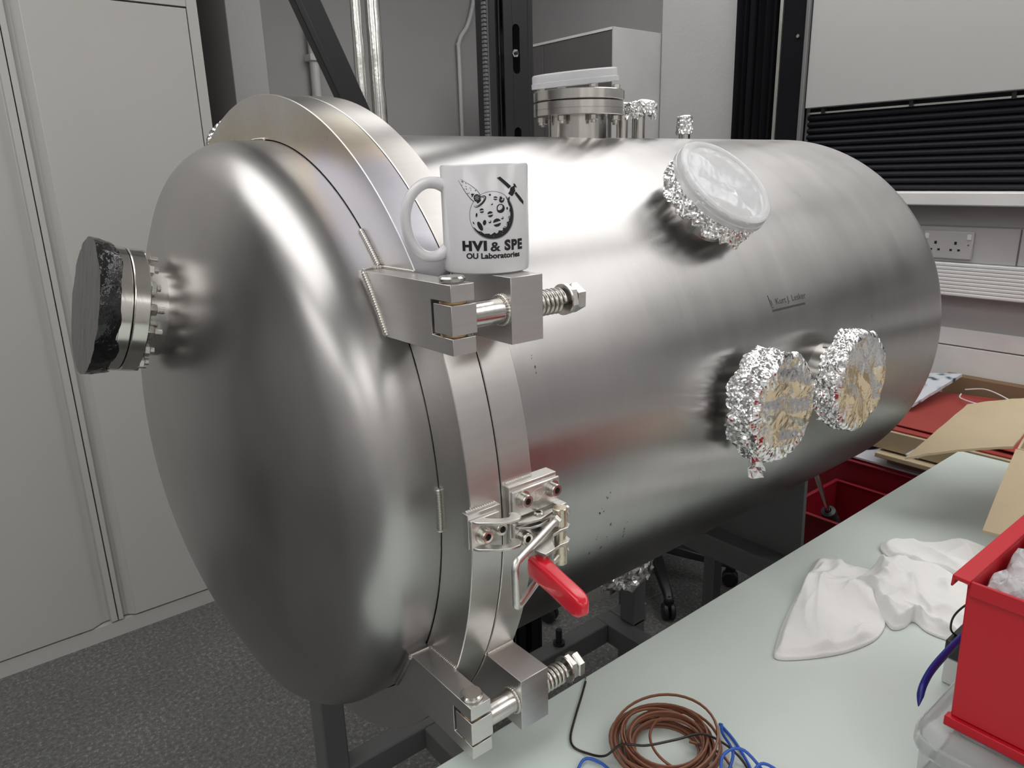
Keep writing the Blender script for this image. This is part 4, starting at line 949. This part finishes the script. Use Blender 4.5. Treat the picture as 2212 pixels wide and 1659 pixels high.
# power adapter and lead, metal cup behind the bin
tag(MB().box((.466,-.7080,TZ+.0003),(.535,-.674,.8565)).build('small_box', 'white', bevel=.002), 'small pale plastic box under the black power adapter behind the tub', 'box')
pa = root('power_adapter', 'small black power adapter box with a thin lead behind the red bin', 'adapter', (.50,-.69,.857))
MB().box((.464,-.7085,.8570),(.538,-.673,.8800)).build('adapter_body', 'blackplastic', pa, bevel=.002)
MB().tube(smoothpath([(.482,-.678,.8795),(.470,-.675,.892),(.466,-.677,.912),(.470,-.686,.930),(.480,-.700,.945),(.50,-.712,.955)], 8), .0012, 8).build('lead', 'blackplastic', pa, smooth=60)
mcup = root('metal_cylinder', 'small polished metal cylinder half hidden behind the red bin rim', 'cylinder', (.515,-.6915,.8805))
MB().lathe((.515,-.6915,.8805), (0,0,1), [(1e-5,0),(.0160,0),(.0160,.068),(.0145,.070),(1e-5,.070)], 40).build('cylinder_body', 'polish', mcup, smooth=35)
MB().lathe((.515,-.6915,.8805), (0,0,1), [(.0161,.052),(.0172,.053),(.0172,.060),(.0161,.061)], 40).build('dark_band', 'frame', mcup, smooth=35)
# ------------------------------------------------------------------ cardboard box with open flaps
cb = root('cardboard_box', 'open brown cardboard box with flaps spread out at the table end', 'box', (1.10,-.80,TZ))
ex = Vector((.985,.17,0)).normalized(); ey = Vector((ex.y,-ex.x,0)); O0 = Vector((.966,-.577,TZ))
def cpanel(P, name='flap', t=.004, mat='card'):
    P = [Vector(p) for p in P]; n = (P[1]-P[0]).cross(P[2]-P[0]).normalized()
    return MB().prism(P, -n*t if n.z > 0 else n*t).build(name, mat, cb, bevel=.0006)
Lx, Ly, Hb = .30, .36, .143
def BP(a_, b_, h): return O0+ex*a_+ey*b_+Vector((0,0,h))
cpanel([BP(0,0,.001),BP(Lx,0,.001),BP(Lx,0,Hb),BP(0,0,Hb)], 'box_wall')
cpanel([BP(0,0,.001),BP(0,Ly,.001),BP(0,Ly,Hb),BP(0,0,Hb)], 'box_wall')
cpanel([BP(Lx,0,.001),BP(Lx,Ly,.001),BP(Lx,Ly,Hb),BP(Lx,0,Hb)], 'box_wall')
cpanel([BP(0,Ly,.001),BP(Lx,Ly,.001),BP(Lx,Ly,Hb),BP(0,Ly,Hb)], 'box_wall')
cpanel([BP(0,0,.001),BP(Lx,0,.001),BP(Lx,Ly,.001),BP(0,Ly,.001)], 'box_base')
# curved flaps
def flap(A, B, C_, D, sag, name='flap', seed=1):
    A, B, C_, D = map(Vector, (A, B, C_, D)); m = MB(); nx, ny = 14, 10; top = []
    for i in range(nx+1):
        for j in range(ny+1):
            u, v = i/nx, j/ny; p = A.lerp(B, u).lerp(D.lerp(C_, u), v); p = p+Vector((0,0,sag*math.sin(PI*v)*(1-.3*u)+.0018*noise.noise(Vector((u*7, v*7, seed)))))
            if i == nx or j == ny: p += Vector((rnd.uniform(-1,1), rnd.uniform(-1,1), 0))*.0006
            top.append(p)
    k = len(top); vs = top+[p-Vector((0,0,.0042)) for p in top]; fs = []
    for i in range(nx):
        for j in range(ny): a_ = i*(ny+1)+j; fs += [(a_, a_+ny+1, a_+ny+2, a_+1), (k+a_, k+a_+1, k+a_+ny+2, k+a_+ny+1)]
    for i in range(nx): a_ = i*(ny+1); fs.append((a_, k+a_, k+a_+ny+1, a_+ny+1)); a_ += ny; fs.append((a_, a_+ny+1, k+a_+ny+1, k+a_))
    for j in range(ny): a_ = j; fs.append((a_, a_+1, k+a_+1, k+a_)); a_ = nx*(ny+1)+j; fs.append((a_, k+a_, k+a_+1, a_+1))
    return m.add(vs, fs).build(name, 'card', cb, smooth=50)
flap((.877,-.439,.930),(1.069,-.460,.990),(1.250,-.545,.985),(.962,-.572,.966), .004, seed=2)
flap((.793,-.597,.880),(.793,-.905,.895),(1.02,-.93,Hb+TZ),(.960,-.577,.963), .006, seed=5)
MB().box((.90,-.452,.925),(.935,-.430,.9275)).build('torn_label', 'paper', cb)
# ------------------------------------------------------------------ background bench with bins, folders and boards
bench = root('low_bench', 'low dark bench against the right wall loaded with bins and card', 'bench', (1.8,-.1,0))
MB().box((1.36,-.72,.318),(2.203,.34,.345)).build('bench_top', 'frame', bench, bevel=.002)
for x_, y_ in ((1.38,-.70),(2.14,-.70),(1.38,.28),(2.14,.28)): MB().box((x_,y_,0),(x_+.04,y_+.04,.318)).build('leg', 'frame', bench)
def openbin(name, x0, y0, x1, y1, z0, z1, label):
    t = root(name, label, 'bin', ((x0+x1)/2,(y0+y1)/2,z0)); w = .004
    MB().box((x0,y0,z0),(x1,y1,z0+w)).build('bin_floor', 'shaded_red', t)
    MB().box((x0,y0,z0+w),(x0+w,y1,z1)).build('end_wall', 'shaded_red', t); MB().box((x1-w,y0,z0+w),(x1,y1,z1)).build('end_wall', 'shaded_red', t)
    MB().box((x0+w,y0,z0+w),(x1-w,y0+w,z1)).build('side_wall', 'shaded_red', t); MB().box((x0+w,y1-w,z0+w),(x1-w,y1,z1)).build('side_wall', 'shaded_red', t)
    for a_, b_ in (((x0-.006,y0-.006,z1),(x0+.006,y1+.006,z1+.006)),((x1-.006,y0-.006,z1),(x1+.006,y1+.006,z1+.006)),((x0+.006,y0-.006,z1),(x1-.006,y0+.006,z1+.006)),((x0+.006,y1-.006,z1),(x1-.006,y1+.006,z1+.006))):
        MB().box(a_, b_).build('rim', 'shaded_red', t, bevel=.0015)
    return t
openbin('storage_bin', 1.385, -.20, 1.66, .055, .346, .494, 'open red plastic bin with shade-darkened colour on the low bench nearest the chamber end')
openbin('storage_bin', 1.68, -.34, 2.13, .24, .346, .560, 'large red plastic bin with shade-darkened colour behind under the card stack')
tag(MB().box((1.70,-.32,.5665),(1.945,.10,.572)).build('paper_sheet', 'paper'), 'pale grey paper sheet lying over the large red bin', 'paper')
tag(MB().lathe((1.83,.085,.5725), (0,0,1), [(1e-5,0),(.070,0),(.078,.008),(.074,.030),(.050,.042),(1e-5,.045)], 32).build('rubber_cap', 'slatblack', smooth=50), 'dark blue black rubber cap resting on the pale paper sheet', 'cap')
# stack on top: boards, flat box, red folders, patterned packet
st = root('flat_carton', 'flat brown carton under the red folders behind the table end', 'carton', (1.86,-.2,.575))
MB().box((1.69,-.52,.622),(2.10,-.020,.680)).build('carton_body', 'card', st, bevel=.002)
MB().box((1.665,-.50,.602),(2.08,-.045,.616)).build('carton_flap', 'card', st, bevel=.002)
MB().box((1.72,-.48,.573),(2.05,-.06,.600)).build('carton_base', 'cardedge', st)
tag(MB().box((1.70,-.50,.6810),(2.09,-.035,.6850)).build('red_folder', 'folder'), 'lower red card folder lying on the flat brown carton', 'folder')
fo = MB().prism([(1.715,-.48,.6950),(1.735,-.025,.6880),(2.10,-.035,.7050),(2.140,-.185,.7060),(2.09,-.50,.7120)], (0,0,.0025)).build('red_folder', 'folder'); tag(fo, 'upper red card folder with raised front edge under the patterned packet', 'folder')
wr = []
tag(MB().box((2.164,-.62,.346),(2.200,-.02,.752)).build('brown_board', 'cardedge', bevel=.002), 'brown board standing against the wall behind the folders', 'board')
tag(MB().box((2.145,-.62,.346),(2.158,-.27,.735)).build('brown_board', 'card', bevel=.002), 'paler brown board leaning in front of the wall board at the right edge', 'board')
pk = MB(); vs = []; fs = []
A, B, C_, D = Vector((1.815,.045,.712)), Vector((1.86,-.055,.716)), Vector((2.13,-.085,.765)), Vector((2.10,.045,.752))
nx = ny = 16
for i in range(nx+1):
    for j in range(ny+1):
        u, v = i/nx, j/ny; p = A.lerp(B, u).lerp(D.lerp(C_, u), v); b_ = math.sin(PI*u)*math.sin(PI*v); vs.append(p+Vector((0,0,.006+.012*b_+.003*noise.noise(Vector((u*8, v*8, 3))))))
k = len(vs); vs += [p-Vector((0,0,.010)) for p in vs]
for i in range(nx):
    for j in range(ny): a_ = i*(ny+1)+j; fs += [(a_, a_+1, a_+ny+2, a_+ny+1), (k+a_, k+a_+ny+1, k+a_+ny+2, k+a_+1)]
for i in range(nx): a_ = i*(ny+1); fs.append((a_, k+a_, k+a_+ny+1, a_+ny+1)); a_ += ny; fs.append((a_, a_+ny+1, k+a_+ny+1, k+a_))
for j in range(ny): a_ = j; fs.append((a_, a_+1, k+a_+1, k+a_)); a_ = nx*(ny+1)+j; fs.append((a_, k+a_, k+a_+1, a_+1))
tag(pk.add(vs, fs).build('patterned_packet', 'pack', smooth=60), 'blue grey patterned plastic packet on the red folder beside the chamber end', 'packet')
wire([(2.10,-.11,.730),(2.09,-.17,.745),(2.06,-.235,.738),(2.05,-.255,.728),(2.00,-.20,.722),(2.02,-.13,.722),(2.07,-.11,.722)], .0022, 'white_cord', 'white', 'thin white cord looped on the red folder by the packet', cat='cord')
rod = root('metal_strut', 'thin metal rod with black end fitting below the chamber end', 'rod', (1.42,-.05,.50))
MB().tube([(1.300,-.05,.690),(1.416,-.05,.505)], .007, 12).build('rod', 'bolt', rod, smooth=50)
MB().lathe((1.416,-.05,.507), (.53,0,-.85), [(.009,-.01),(.019,-.006),(.021,.006),(.018,.022),(.022,.030),(.022,.045),(.014,.055),(1e-5,.056)], 24).build('end_fitting', 'blackplastic', rod, smooth=40)
# ------------------------------------------------------------------ two office chairs behind the chamber
def chair(cx, cy, rot, label):
    t = root('office_chair', label, 'chair', (cx, cy, 0), None)
    for k in range(5):
        a_ = rot+2*PI*k/5; dx, dy = math.cos(a_), math.sin(a_); s_ = Vector((-dy, dx, 0))
        P0_, P1_ = Vector((cx+dx*.03, cy+dy*.03, .125)), Vector((cx+dx*.265, cy+dy*.265, .083))
        vs = []
        for p, w_, h_ in ((P0_,.026,.032),((P0_+P1_)/2,.022,.028),(P1_,.017,.020),(P1_+Vector((dx*.022, dy*.022, -.014)),.015,.012)):
            vs += [p-s_*w_-Vector((0,0,h_/2)), p+s_*w_-Vector((0,0,h_/2)), p+s_*w_*.7+Vector((0,0,h_/2)), p-s_*w_*.7+Vector((0,0,h_/2))]
        fs = [(i*4+q, i*4+(q+1)%4, i*4+4+(q+1)%4, i*4+4+q) for i in range(3) for q in range(4)]+[(3,2,1,0),(12,13,14,15)]
        lg = MB().add(vs, fs).build('base_leg', 'blackplastic', t, bevel=.004)
        c_ = Vector((cx+dx*.275, cy+dy*.275, .0285))
        for sd_ in (-1, 1):
            MB().lathe(c_, s_*sd_, [(1e-5,.003),(.024,.003),(.028,.006),(.028,.016),(.024,.020),(1e-5,.021)], 20).build('caster_wheel', 'blackplastic', lg, smooth=40)
        MB().cyl(c_, (0,0,1), .0055, .005, .055, 10).box(c_-Vector((.012,.012,-.022)), c_+Vector((.012,.012,.040))).build('caster_fork', 'blackplastic', lg)
    MB().cyl((cx,cy,0), (0,0,1), .034, .085, .15, 24, .004).build('hub', 'blackplastic', t, smooth=40)
    MB().cyl((cx,cy,0), (0,0,1), .022, .15, .44, 20).build('gas_column', 'blackplastic', t, smooth=40)
    loft([rrect(cx-.20+o_, cy-.20+o_, cx+.20-o_, cy+.20-o_, .07, z_) for o_, z_ in ((.03,.44),(.004,.455),(0,.475),(.01,.492),(.04,.50))]).build('seat', 'blackcloth', t, smooth=50)
chair(1.472, .610, math.radians(-128.0), 'black office chair with five legged base behind the right half of the chamber')
chair(.905, .900, math.radians(-70), 'black office chair farther left behind the chamber under its body')
